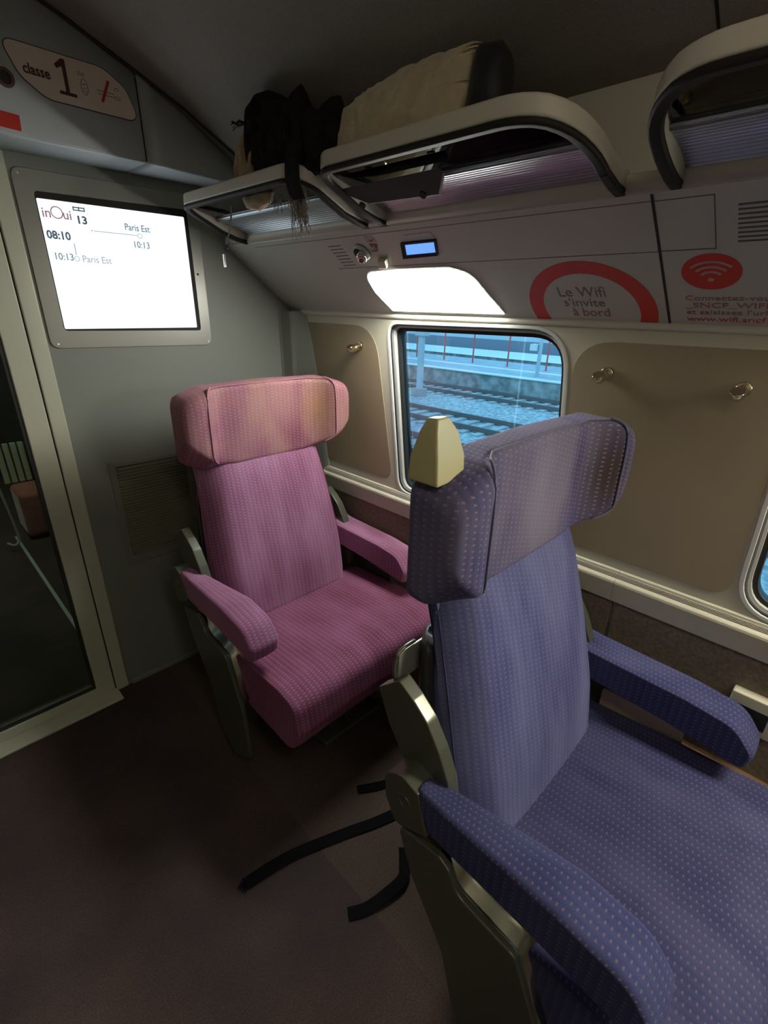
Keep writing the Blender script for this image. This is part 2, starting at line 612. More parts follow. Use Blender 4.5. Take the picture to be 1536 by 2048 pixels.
# the slanted panel above and the wall behind the racks, as one continuous skin
pr = [(1.31, 1.4772), (1.0355, 1.6935), (1.0355, 1.722), (1.09, 1.722), (1.10, 1.89), (1.36, 1.89), (1.36, 1.60)]
wall = obj('wall_right', bm, M['cream'])
struct(wall)
bm = bmesh.new(); sweep_profile(bm, [(1.31, 1.4772), (1.0355, 1.6935), (1.0355, 1.70), (1.14, 1.70)], YF, 1.876)
struct(obj('wall_upper', bm, M['slopew']))
bm = bmesh.new(); sweep_profile(bm, [(1.030, 1.697), (1.030, 1.722), (1.034, 1.727), (1.092, 1.729), (1.092, 1.76), (1.10, 1.89), (1.13, 1.89), (1.13, 1.697)], YF, 1.876, closed=True)
struct(obj('trim_2', bm, M['ledge'], smooth=True))
# outer skin that keeps daylight out behind the wall
bm = bmesh.new(); fill_holes(bm, [(YF, -.1), (6.2, -.1), (6.2, 2.35), (YF, 2.35)], [inset(W1, -.05), inset(W2, -.05)], lambda y, z, d: V(1.37, y, z), 0)
struct(obj('wall_outer', bm, M['dgrey']))

# lip where the slanted panel meets the wall
bm = bmesh.new(); sweep_profile(bm, [(1.31, 1.462), (1.304, 1.464), (1.302, 1.474), (1.31, 1.482)], YF, 1.80)
struct(obj('trim_3', bm, M['ledge'], smooth=True))

# back wall with door opening
DOORX = .387
bm = bmesh.new()
fill_holes(bm, [(DOORX, 0), (1.33, 0), (1.33, 1.60), (1.12, 1.75), (1.12, 1.95), (.9, 2.06), (-1.41, 2.06), (-1.41, 0), (-.62, 0), (-.62, 1.872), (DOORX, 1.872)], [], backw, 0)
struct(obj('wall_back', bm, M['greywall']))
bm = bmesh.new()
box(bm, DOORX, .395, D, D + .05, 0, 1.872)
# baseboard
struct(obj('baseboard_back', boxbm(.40, 1.30, D - .012, D, 0.0, .022), M['greywall'], bevel=.004))
bm.free()

# bulkhead over the door: left piece and right piece with a seam
def bulk(name, x0, x1, zt0, zt1):
    bm = bmesh.new()
    # outline in (x,z), rounded lower edge
    P = []
    N = 8
    def yfr(x): return 1.695 if x < .72 else 1.695 + (x - .72) * .16
    rows = []
    for i in range(N + 1):
        x = x0 + (x1 - x0) * i / N
        zc = ceil_z(x) + .012
        f = yfr(x)
        pts = [(D, 1.872), (f + .009, 1.871), (f + .003, 1.873), (f, 1.878), (f, zc), (D, zc)]
        rows.append([bm.verts.new((x, a, b)) for a, b in pts])
    for a, b in zip(rows, rows[1:]):
        for k in range(6): bm.faces.new((a[k], a[(k + 1) % 6], b[(k + 1) % 6], b[k]))
    bm.faces.new(rows[0][::-1]); bm.faces.new(rows[-1])
    return struct(obj(name, bm, M['bulk'], smooth=True))


def ceil_z(x):
    for (xa, za), (xb, zb) in zip(full, full[1:]):
        if xb <= x <= xa: return za + (zb - za) * (xa - x) / (xa - xb)
    return 2.2


bulk('trim_4', -1.2, .7025, 0, 0)
bulk('trim_5', .7085, 1.09, 0, 0)
struct(obj('trim_23', boxbm(.700, .711, 1.700, 1.87, 1.876, 2.07), M['dark']))
# ceiling edge moulding along the bulkhead
bm = bmesh.new()
pts = [V(x, 1.688, ceil_z(x) - .006) for x in [-.3 + i * .06 for i in range(24)]]
tube(bm, pts, .0035, 8)
struct(obj('trim_6', bm, M['dgrey'], smooth=True))

# rounded pillar in the corner between end wall and side wall
bm = bmesh.new()
rows = []
for z, yr in ((0, 1.60), (.5, 1.61), (.85, 1.635), (1.1, 1.672), (1.247, 1.70), (1.35, 1.725), (1.43, 1.752), (1.474, 1.765)):
    t = z / 1.47
    xl = 1.262 - .020 * t
    pts = [(xl, D), (xl + .002, D - .006), (xl + .012, D - .012), (xl + .016, D - .055), (xl + .022, D - .063), (xl + .034, D - .075), (1.300, yr + .03), (1.306, yr + .008), (1.3095, yr), (1.33, yr)]
    rows.append([bm.verts.new((a, b, z)) for a, b in pts])
for a, b in zip(rows, rows[1:]):
    for k in range(len(a) - 1): bm.faces.new((a[k], a[k + 1], b[k + 1], b[k]))
struct(obj('trim_7', bm, M['greywall'], smooth=True))

# lower wall fabric and sill
struct(obj('wall_lower', boxbm(1.296, 1.31, .352, 1.62, 0.0, .76), M['lowfab'], bevel=.004))
struct(obj('wall_lower', boxbm(1.296, 1.31, YF, .346, 0.0, .76), M['lowfab'], bevel=.004))
bm = bmesh.new()
sp = [(1.31, .836), (1.304, .833), (1.303, .826), (1.300, .8255), (1.2995, .824), (1.297, .8235), (1.2965, .822), (1.294, .8215), (1.2935, .820), (1.291, .8195),
      (1.2905, .818), (1.287, .8165), (1.282, .815), (1.279, .812), (1.278, .806), (1.283, .75), (1.31, .748)]
sweep_profile(bm, sp, YF, .3545, closed=True)
sweep_profile(bm, sp, .3555, 1.655, closed=True)
struct(obj('trim_8', bm, M['cream'], smooth=False))
bm = bmesh.new()
for x, z in ((1.3, .8257), (1.2968, .8237), (1.2938, .8217), (1.2908, .8197)):
    box(bm, x - .0008, x + .0008, YF, 1.65, z - .001, z + .0004)
struct(obj('trim_9', bm, M['line']))
# bottom heater cover along the wall
struct(obj('baseboard_right', boxbm(1.275, 1.297, YF, 1.6, .0, .42), M['orange'], bevel=.004))

# olive panels with hooks
PA = rpoly([(1.772, 1.434, .0), (1.64, .874, .0), (1.243, .872, .05), (1.352, 1.434, .14)], n=8)
PB = rpoly([(.600, 1.430, .10), (.532, .867, .05), (.106, .866, .05), (.108, 1.434, .02)], n=8)
struct(plate2('trim_10', PA, wallR, -.001, .0025, M['olive'], bevel=.001))
struct(plate2('trim_11', PB, wallR, -.001, .0025, M['olive'], bevel=.001))


def window(name, O):
    bm = bmesh.new()
    i1 = inset(O, .008)
    ring(bm, inset(O, -.002), i1, wallR, -.004, .004)
    w = struct(obj(name, bm, M['trimw'], bevel=.0015))
    bm = bmesh.new(); ring(bm, i1, inset(O, .013), wallR, -.02, -.008); obj('reveal', bm, M['trimg'], w)
    bm = bmesh.new(); ring(bm, inset(O, .012), inset(O, .019), wallR, -.035, -.014); obj('reveal_trim', bm, M['trimw'], w)
    bm = bmesh.new(); ring(bm, inset(O, .018), inset(O, .030), wallR, -.06, -.026); obj('gasket', bm, M['rubber'], w)
    bm = bmesh.new(); ring(bm, inset(O, -.07), inset(O, .022), wallR, -.062, -.030); obj('outer_frame', bm, M['rubber'], w)
    bm = bmesh.new(); prism(bm, inset(O, .026), wallR, -.046, -.040); obj('pane', bm, M['glass'], w)
    return w


window('window_1', W1)
window('window_2', W2)

# other side of the car and front end (behind the camera)
struct(obj('wall_left', boxbm(-1.43, -1.41, YF, D, 0, 1.4772), M['lowfab']))
bm = bmesh.new(); sweep_profile(bm, [(2 * SMIRX - x, z) for x, z in ((1.31, 1.4772), (1.0355, 1.6935), (1.0355, 1.722), (1.10, 1.722), (1.10, 1.89))], YF, D)
struct(obj('wall_upper', bm, M['slopew']))
struct(obj('wall_front', boxbm(-1.45, 1.4, YF - .03, YF, 0, 2.3), M['greywall']))

# ---- door: jamb, gap, leaf with glass
struct(obj('trim_12', boxbm(.341, DOORX, D - .006, D + .05, 0, 1.872), M['creamdoor'], bevel=.004))
struct(obj('trim_13', boxbm(.336, .342, D + .004, D + .05, 0, 1.872), M['dark']))
bm = bmesh.new(); OD = [(.337, .012), (.337, 1.868), (-.60, 1.868), (-.60, .012)]; ID = [(.272, .05), (.272, 1.79), (-.52, 1.79), (-.52, .05)]
ring(bm, OD, ID, backw, -.03, .004)
door = struct(obj('door_1', bm, M['creamdoor'], bevel=.004))
bm = bmesh.new(); ring(bm, [(.2735, .048), (.2735, 1.792), (-.5215, 1.792), (-.5215, .048)], [(.262, .058), (.262, 1.78), (-.51, 1.78), (-.51, .058)], backw, -.025, -.004)
obj('glass_gasket', bm, M['dgrey'], door)
bm = bmesh.new(); prism(bm, [(.266, .054), (.266, 1.786), (-.514, 1.786), (-.514, .054)], backw, -.016, -.010)
obj('door_pane', bm, M['doorglass'], door)
struct(obj('trim_14', boxbm(-.60, .345, D - .075, D + .02, 0, .012), M['creamdoor'], bevel=.004))

# vestibule beyond the door
struct(obj('wall_vestibule', boxbm(.60, .63, D + .05, 6.2, 0, 2.1), M['dgrey']))
struct(obj('wall_vestibule', boxbm(-.66, -.63, D + .05, 6.2, 0, 2.1), M['dgrey']))
struct(obj('wall_vestibule', boxbm(-.66, 1.4, 6.17, 6.2, 0, 2.1), M['dgrey']))
struct(obj('ceiling_vestibule', boxbm(-.66, 1.4, D + .01, 6.2, 2.05, 2.1), M['dgrey']))
struct(obj('trim_22', boxbm(.335, .352, D + .06, 3.85, .0, .006), M['trimw'], bevel=.002))

# ================================================================== WALL FIXTURES
RS, US = (0, -1, 0), tuple(SS)          # reading directions on the slanted panel
RB, UB = (1, 0, 0), (0, 0, 1)

# panel seams and outlines on the slanted panel
struct(plate2('trim_15', seg2((.377, .0), (.377, .347), .005), slope, -.001, .0008, M['dark']))
for i, (p, q, w) in enumerate([((.379, .332), (.281, .332), .0015), ((.281, .333), (.281, .216), .0015), ((.281, .217), (.375, .217), .002), ((.379, .216), (1.35, .216), .0015), ((.379, .333), (1.7, .333), .0012)]):
    struct(plate2('trim_%d' % (16 + i), seg2(p, q, w), slope, -.001, .0005, M['line']))

# lamp
LAMP = rpoly([(1.2465, .022, .004), (1.262, .110, .05), (1.245, .195, .06), (1.10, .203, .03), (.905, .201, .05), (.848, .178, .08), (.830, .10, .05), (.807, .022, .003)], n=5)


def lamp(fn, dy, label, m):
    L = [(a + dy, b) for a, b in LAMP]
    bm = bmesh.new(); prism(bm, L, fn, -.001, .004)
    o = obj('reading_light', bm, m, None)
    tag(o, label, 'lamp')
    bm = bmesh.new(); ring(bm, inset(L, -.006), inset(L, .0005), fn, -.001, .003)
    obj('lamp_rim', bm, M['slopew'], o)
    return o


lamp(slope, 0, 'glowing white wall lamp with a slanted end above the window', M['lamp'])
lamp(slope, -1.55, 'warm white wall lamp above the next window, towards the front of the car', M['lampo'])
lamp(slope_m, 0, 'warm white wall lamp on the opposite side near the end wall', M['lampf'])
lamp(slope_m, -1.55, 'warm white wall lamp on the opposite side near the front', M['lampf'])

# ceiling lamps over the aisle, behind the camera position
for k, y in enumerate((-.45, -1.55)):
    tag(obj('ceiling_light', boxbm(-.12, .12, y - .35, y + .35, 2.225, 2.240), emis('ceiling_diffuser_%d' % k, (1, .88, .70), CEIL_LAMP), bevel=.004), ['dim warm ceiling lamp over the aisle, nearer the end wall', 'dim warm ceiling lamp over the aisle, nearer the front end'][k], 'lamp')

# blue display
e = tag(empty('seat_display', slope(.965, .27, 0)), 'small blue backlit display in a black bezel above the lamp', 'display')
DO = [(1.043, .244), (1.017, .296), (.894, .297), (.915, .248)]
DI = [(1.0235, .2545), (1.006, .2895), (.9045, .2905), (.9185, .2565)]
bm = bmesh.new(); ring(bm, DO, DI, slope, -.001, .006, .004); obj('bezel', bm, M['rubber'], e)
bm = bmesh.new(); prism(bm, DI, slope, -.001, .0025); s_ = obj('screen', bm, M['lcd'], e)
text('digits', '21 : 61  R', .013, slope, 1.012, .266, M['lcdtext'], s_, RS, US, sx=1.25)
bm = bmesh.new(); prism(bm, [(1.004, .300), (.990, .318), (.900, .319), (.898, .300)], slope, -.001, .0015); obj('lit_recess_plate', bm, M['bulk'], e)  # flat blue-grey plate standing in for the blue-lit shadow of the recess

# speaker grille, nozzle, stickers, button
def grille(name, y0, y1, s0, s1, n, label, w=.0022):
    bm = bmesh.new()
    for i in range(n):
        s = s0 + (s1 - s0) * i / (n - 1)
        prism(bm, [(y0, s), (y0, s + w), (y1, s + w), (y1, s)], slope, -.001, .0008)
    return tag(obj(name, bm, M['line']), label, 'grille')


grille('speaker_grille', 1.318, 1.260, .227, .304, 7, 'small slotted speaker grille left of the air nozzle')
grille('ventilation_grille', .247, .02, .229, .306, 9, 'wide slotted grille on the slanted panel above the wifi sign', .003)
e = tag(empty('air_nozzle', slope(1.187, .277, 0)), 'round chrome nozzle on the slanted panel beside the number sticker', 'nozzle')
cpos = slope(1.187, .277, 0)
def disc(c, n, r0, r1, h, seg=24):
    n = Vector(n).normalized(); a = n.orthogonal().normalized(); b = n.cross(a)
    bm = bmesh.new()
    rs = []
    for r, d in ((r0, 0), (r0, h * .7), (r1, h)):
        rs.append([bm.verts.new(c + n * d + a * r * math.cos(2 * PI * k / seg) + b * r * math.sin(2 * PI * k / seg)) for k in range(seg)])
    for p, q in zip(rs, rs[1:]):
        for k in range(seg): bm.faces.new((p[k], p[(k + 1) % seg], q[(k + 1) % seg], q[k]))
    bm.faces.new(rs[0][::-1]); bm.faces.new(rs[-1])
    return bm
obj('flange', disc(cpos, SN, .028, .022, .008), M['slopew'], e, smooth=True)
obj('socket', disc(cpos + V(0, .008, 0), SN, .019, .017, .012), M['rubber'], e, smooth=True)
dirn = (V(*SN) + V(0, -.55, -.25)).normalized()
obj('nozzle_ball', disc(cpos, dirn, .017, .012, .034), M['chrome'], e, smooth=True)
obj('nozzle_opening', disc(cpos + dirn * .033, dirn, .008, .007, .0025), M['rubber'], e)
e = tag(plate2('number_sticker', [(1.152, .272), (1.137, .302), (1.108, .299), (1.124, .273)], slope, 0, .0008, mat('plum_sticker', (.12, .05, .055), .4)), 'dark plum sticker reading 61 beside the chrome nozzle', 'sticker')
text('number', '61', .022, slope, 1.144, .280, M['signw'], e, RS, US)
e = tag(plate2('seat_sticker', [(1.140, .305), (1.138, .328), (1.106, .327), (1.102, .305)], slope, 0, .0008, mat('pale_sticker', (.42, .33, .33), .4)), 'small pale pink pictogram sticker above the number 61', 'sticker')
bm = bmesh.new(); prism(bm, [(a, b) for a, b in arcband(1.121, .319, .007, .0095, math.radians(190), math.radians(330), 10)], slope, 0, .0012); obj('pictogram', bm, M['ink'], e)
e = tag(plate2('call_button', [(1.150, .222), (1.139, .250), (1.104, .250), (1.117, .222)], slope, -.001, .016, mat('button_cream', (.5, .47, .36), .35), bevel=.003), 'cream push button block just above the lamp', 'button')

# wifi signs
e = tag(empty('wifi_slogan_sign', slope(.555, .04, 0)), 'big red ring decal with faded lettering inviting wifi on board', 'sign')
a0 = math.asin(-.043 / .157)
bm = bmesh.new()
cx_, cy_ = .555, .041
out = [(cx_ + .157 * math.cos(t), cy_ + .161 * math.sin(t)) for t in [math.radians(-16 + 212 * i / 48) for i in range(49)]]
inn = [(cx_ + .119 * math.cos(t), cy_ + .124 * math.sin(t)) for t in [math.radians(-21 + 222 * i / 48) for i in range(49)]]
prism(bm, out + inn[::-1], slope, 0, .0008)
obj('ring', bm, M['red'], e)
text('lettering', 'Le Wifi', .047, slope, .624, .090, M['inkg'], e, RS, US, sx=.86)
text('lettering', "s'invite", .040, slope, .617, .056, M['inkg'], e, RS, US, sx=.95)
text('lettering', 'à bord', .042, slope, .602, .021, M['pinkink'], e, RS, US, sx=.86)
e = tag(empty('wifi_sign', slope(.29, .158, 0)), 'red round wifi decal with faded connection text below it', 'sign')
bm = bmesh.new(); prism(bm, circ2(.2905, .1585, .052, .047, 40), slope, 0, .0008); obj('red_disc', bm, M['red'], e)
bm = bmesh.new()
for r, sp_ in ((.046, 46), (.033, 46), (.020, 48)):
    prism(bm, arcband(.2905, .137, r, r + .0052, math.radians(90 - sp_), math.radians(90 + sp_), 14), slope, .0005, .0014)
prism(bm, circ2(.2905, .139, .0055, .005, 16), slope, .0005, .0014)
obj('wifi_symbol', bm, M['whiteink'], e)
for s_, z_, sz, mm, k in (('Connectez-vous au réseau', .080, .0205, 'pinkink', 1.18), ('_SNCF_WIFI_INOUI', .0575, .0215, 'pinkink', 1.27), ("et saisissez l'url", .037, .0205, 'pinkink', 1.16), ('www.wifi.sncf', .015, .0215, 'red', 1.2)):
    text('lettering', s_, sz, slope, .3405, z_, M[mm], e, RS, US, sx=k)


# hooks
def hook(y, z, label):
    e = tag(empty('coat_hook', (1.307, y, z)), label, 'hook', 'coat hooks on the wall panels')
    obj('base', disc(V(1.3085, y, z), (-1, 0, 0), .016, .014, .010), M['brass'], e, smooth=True)
    bm = bmesh.new()
    P = smooth_path([V(1.303, y, z), V(1.290, y, z - .001), V(1.276, y + .001, z - .009), V(1.262, y + .001, z - .008), V(1.254, y + .001, z + .001)], 4)
    tube(bm, P, [.011] * 5 + [.0125] * 6 + [.014] * (len(P) - 11), 12)
    obj('prong', bm, M['brass'], e, smooth=True)
hook(1.432, 1.360, 'polished metal coat hook on the olive panel left of the window')
hook(.495, 1.355, 'polished metal coat hook on the wide olive panel, beside the window')
hook(.200, 1.352, 'polished metal coat hook on the wide olive panel, farthest from the lamp')
# socket box below the sill at the frame edge
e = tag(empty('wall_socket', (1.29, .02, .60)), 'cream socket box on the brown wall beyond the blue armrest', 'socket')
obj('housing', boxbm(1.268, 1.297, -.075, .032, .555, .655), M['cream'], e, bevel=.004)
obj('socket_hole', boxbm(1.2665, 1.27, -.05, .012, .575, .625), M['dark'], e)

# screen on the end wall
e = tag(empty('information_screen', (.66, 1.87, 1.6)), 'bright wall screen showing arrival times in a grey metal surround', 'screen')
SF = rpoly([(.394, 1.356), (.931, 1.349), (.931, 1.842), (.394, 1.838)], r=.028, n=6)
SI = rpoly([(.440, 1.408), (.892, 1.403), (.892, 1.795), (.440, 1.785)], r=.012, n=6)
bm = bmesh.new(); ring(bm, SF, SI, backw, -.001, .006); obj('surround', bm, M['plate'], e, bevel=.0015)
SI2 = rpoly([(.443, 1.413), (.880, 1.413), (.880, 1.772), (.443, 1.768)], r=.004, n=6)
bm = bmesh.new(); ring(bm, inset(SI, -.002), SI2, backw, -.001, .003); obj('inner_bezel', bm, M['rubber'], e)
bm = bmesh.new(); prism(bm, [(.442, 1.412), (.881, 1.412), (.881, 1.773), (.442, 1.769)], backw, -.001, .0015); scr = obj('display_panel', bm, M['screen'], e)
for x, z in ((.409, 1.824), (.414, 1.368), (.917, 1.363)):
    obj('screw', disc(V(x, 1.870, z), (0, -1, 0), .004, .003, .0012, 12), M['alud'], e)
obj('sensor', disc(V(.905, 1.870, 1.594), (0, -1, 0), .0042, .0035, .001, 12), M['rubber'], e)
def scr_t(s_, sz, x, z, m, k=1.0): text('screen_text', s_, sz, lambda a, b, d: backw(a, b, d + .0015), x, z, M[m], scr, RB, UB, depth=.0004, sx=k, bold=.0009 if m == 'scrdark' else .0004)
scr_t('in', .036, .449, 1.722, 'scrrose', .95); scr_t('ui', .036, .503, 1.722, 'scrrose', .95)
def scr_p(pts, m):
    bm = bmesh.new(); prism(bm, pts, backw, .0012, .0020); obj('screen_mark', bm, M[m], scr)
bm = bmesh.new(); ring(bm, circ2(.489, 1.737, .0165), circ2(.489, 1.737, .0135), backw, .0012, .0020); obj('screen_mark', bm, M['scrrose'], scr)
scr_t('13', .029, .537, 1.715, 'scrdark', 1.1)
for z in (1.7495, 1.757): scr_p([(.534, z - .0015), (.534, z + .0015), (.567, z + .0015), (.567, z - .0015)], 'scrdark')
scr_p([(.534, 1.748), (.534, 1.759), (.537, 1.759), (.537, 1.748)], 'scrdark'); scr_p([(.564, 1.748), (.564, 1.759), (.567, 1.759), (.567, 1.748)], 'scrdark'); scr_p([(.549, 1.748), (.549, 1.759), (.552, 1.759), (.552, 1.748)], 'scrdark')
scr_t('08:10', .030, .450, 1.667, 'scrdark', .95)
scr_t('10:13', .027, .456, 1.611, 'scrmid', .92)
scr_t('Paris Est', .027, .533, 1.609, 'scrpale', .92)
scr_t('Paris Est', .027, .676, 1.712, 'scrmid', .86)
scr_t('10:13', .027, .694, 1.663, 'scrmid', .92)
scr_p(seg2((.582, 1.699), (.713, 1.699), .0016), 'scrmid'); scr_p(circ2(.577, 1.6995, .002, n=8), 'scrmid')
scr_p(seg2((.519, 1.659), (.519, 1.627), .002), 'scrmid')
for c in ((.721, 1.6985), (.519, 1.617)):
    bm = bmesh.new(); ring(bm, circ2(*c, .0075, n=20), circ2(*c, .0060, n=20), backw, .0012, .0020); obj('screen_mark', bm, M['scrmid'], scr)

# sign on the bulkhead
e = tag(empty('class_sign', (.55, 1.69, 2.01)), 'pale sign reading classe 1 on the panel over the door', 'sign')
SG = rpoly([(.395, 2.066, .02), (.62, 2.066, .07), (.672, 2.035, .05), (.700, 1.966, .022), (.475, 1.966, .06), (.425, 2.000, .05)], n=7)
bm = bmesh.new(); prism(bm, inset(SG, -.0022), bulkf, -.001, .0012); obj('sign_edge', bm, M['ink'], e)
bm = bmesh.new(); prism(bm, SG, bulkf, -.001, .002); obj('sign_plate', bm, M['signw'], e)
sgf = lambda a, b, d: bulkf(a, b, d + .0022)
text('lettering', 'classe', .030, sgf, .433, 2.008, M['ink'], e, RB, UB, sx=.83, bold=.0006)
bm = bmesh.new()
prism(bm, rpoly([(.522, 1.990), (.5215, 2.043), (.509, 2.035), (.505, 2.043), (.522, 2.058), (.530, 2.058), (.5305, 1.990)], r=.002, n=2), bulkf, .002, .003)
prism(bm, rpoly([(.507, 1.984), (.507, 1.991), (.546, 1.991), (.546, 1.984)], r=.002, n=2), bulkf, .002, .003)
obj('digit_one', bm, M['ink'], e)
bm = bmesh.new(); ring(bm, circ2(.568, 2.012, .0085, .0175, 20), circ2(.568, 2.012, .0072, .0162, 20), bulkf, .002, .0027)
for z in (2.018, 2.010, 2.003): prism(bm, seg2((.5635, z), (.572, z - .001), .0012), bulkf, .002, .0027)
obj('phone_pictogram', bm, M['inkg'], e)
text('lettering', 'ZzZ', .010, sgf, .556, 2.035, M['inkg'], e, RB, UB)
bm = bmesh.new()
for z in (2.014, 2.007): prism(bm, seg2((.598, z), (.640, z), .0016), bulkf, .002, .0027)
for x in (.642, .648, .654): prism(bm, seg2((x, 2.002), (x, 2.012), .0015), bulkf, .002, .0027)
prism(bm, arcband(.648, 2.024, .004, .0055, 0, 4, 8), bulkf, .002, .0027)
obj('cigarette_pictogram', bm, M['inkg'], e)
bm = bmesh.new(); prism(bm, seg2((.607, 1.990), (.630, 2.040), .0065), bulkf, .0027, .0034); obj('red_bar', bm, M['redbox'], e)
e = tag(empty('bulkhead_button', (.395, 1.69, 1.987)), 'round dark sensor with a red brown ring left of the class sign', 'sensor')
bm = bmesh.new(); ring(bm, circ2(.392, 1.987, .019, .020, 24), circ2(.392, 1.987, .012, .013, 24), bulkf, -.001, .005); obj('collar', bm, mat('red_brown_ring', (.12, .055, .045), .35), e, bevel=.001)
bm = bmesh.new(); prism(bm, circ2(.392, 1.987, .0125, .0135, 24), bulkf, -.001, .002); obj('lens', bm, M['dark'], e)
tag(plate2('red_plaque', [(.33, 1.868 + .018), (.402, 1.8835), (.404, 1.916), (.33, 1.920)], bulkf, -.001, .003, M['redbox'], bevel=.001), 'red plaque on the lower edge of the panel over the door', 'sign')

# vent grille in the end wall
e = tag(empty('wall_vent', (.63, 1.87, .75)), 'square metal vent with fine slats low on the end wall', 'vent')
VO = [(.481, .543), (.781, .541), (.781, .952), (.483, .957)]
VI = [(.503, .577), (.762, .575), (.762, .938), (.505, .940)]
bm = bmesh.new(); ring(bm, VO, VI, backw, -.001, .007, .005); obj('vent_frame', bm, M['plate'], e, bevel=.001)
bm = bmesh.new(); prism(bm, VI, backw, -.001, .0005); obj('backing', bm, M['dark'], e)
bm = bmesh.new()
for i in range(30):
    z = .582 + i * .01195
    prism(bm, [(0, 0.0005), (.0, .0070), (.006, .0036), (.006, -.003)][::-1], lambda a, b, d, z=z: V(.503 + d, 1.876 - a, z + b), 0, .26)
sl_ = obj('slats', bm, M['vent'], e)
for x, z in ((.511, .931), (.512, .586)): obj('screw', disc(V(x, 1.869, z), (0, -1, 0), .003, .002, .002, 10), M['alu'], e)


# ================================================================== LUGGAGE RACKS
def rack(y0, y1, r0, r1, label):
    """y0<y1; swept rim from the wall ledge out to x=.81 and back"""
    e = tag(empty('luggage_rack', (1.03, (y0 + y1) / 2, 1.72)), label, 'luggage rack')
    c2 = [(1.040, y1), (.81, y1, r1), (.81, y0, r0), (1.040, y0)]
    Q = []
    def arc(p, a, b, r, n=10):
        p = Vector(p); a = (Vector(a) - p).normalized(); b = (Vector(b) - p).normalized()
        c = p + (a + b) * r
        u0, u1 = p + a * r - c, p + b * r - c
        t0 = math.atan2(u0.y, u0.x); t1 = math.atan2(u1.y, u1.x)
        dt = (t1 - t0 + PI) % (2 * PI) - PI
        return [(c.x + r * math.cos(t0 + dt * k / n), c.y + r * math.sin(t0 + dt * k / n)) for k in range(n + 1)]
    Q = [(1.04, y1), (1.0, y1), (.97, y1), (.94, y1), (.81 + r1 + .012, y1)] + arc((.81, y1), (1, y1), (.81, y0), r1) + [(.81, y1 - (y1 - y0) * k / 6) for k in range(2, 5)] + arc((.81, y0), (.81, y1), (1, y0), r0) + [(.81 + r0 + .012, y0), (.95, y0), (.975, y0), (1.0, y0), (1.04, y0)]
    zt_ = [(.81, 1.794), (.83, 1.790), (.86, 1.778), (.90, 1.759), (.95, 1.737), (1.0, 1.724), (1.04, 1.718)]
    P = [V(a, b, lerp_table(zt_, a)) for a, b in Q]
    def frame_at(i):
        d = (P[min(i + 1, len(P) - 1)] - P[max(i - 1, 0)]); d.z = 0; d.normalize()
        return V(d.y, -d.x, 0)    # horizontal, outward or inward
    def sweep(prof):
        bm = bmesh.new(); rs = []
        for i, p in enumerate(P):
            s = frame_at(i)
            rs.append([bm.verts.new(p + s * a + V(0, 0, b)) for a, b in prof])
        n = len(prof)
        for a, b in zip(rs, rs[1:]):
            for k in range(n): bm.faces.new((a[k], a[(k + 1) % n], b[(k + 1) % n], b[k]))
        bm.faces.new(rs[0][::-1]); bm.faces.new(rs[-1])
        return bm
    obj('rim', sweep(rpoly([(-.010, -.014), (-.013, .018), (.006, .018), (.008, -.014)], r=.006, n=3)), M['rim'], e, smooth=True)
    obj('rubber_edge', sweep(rpoly([(-.011, -.025), (-.014, -.0135), (.010, -.0135), (.008, -.025)], r=.005, n=3)), M['rubber'], e, smooth=True)
    # grooved aluminium tray next to the wall
    bm = bmesh.new()
    pr_ = [(1.034, 1.722)]
    for k in range(13):
        u = k / 12
        x = 1.034 - .104 * u; z = 1.722 + .028 * u + .004 * math.sin(PI * u)
        pr_ += [(x, z), (x - .002, z + .0004), (x - .0045, z + .0004), (x - .0065, z)]
    pr_ += [(.925, 1.752), (.925, 1.766), (.935, 1.768), (1.034, 1.742)]
    sweep_profile(bm, pr_, y0 + .008, y1 - .008, closed=True)
    obj('tray', bm, M['alud'], e)
    bm = bmesh.new(); tube(bm, [V(.924, y0 + .006, 1.757), V(.924, y1 - .006, 1.757)], .004, 10); obj('tray_edge', bm, M['alud'], e, smooth=True)
    bm = bmesh.new()
    yc = (y0 + y1) / 2
    pl = [(.926, y1 - .012)] + [(a + .011, b + (.011 if b < yc else -.011) * min(1, abs(b - yc) / .1)) for a, b in Q if a < .905] + [(.926, y0 + .012)]
    prism(bm, pl, lambda a, b, d: V(a, b, 1.7585 + (.926 - a) * .24 + d), 0, .004)
    obj('glass_shelf', bm, M['rackglass'], e)
    return e


rack(1.105, 1.735, .07, .05, 'farthest luggage rack, beside the screen, with dark clothes on it')
rack(.430, 1.040, .13, .05, 'middle luggage rack carrying a cream fleece lined coat')
rack(-.60, .340, .05, .10, 'empty luggage rack at the top right, nearest the camera')


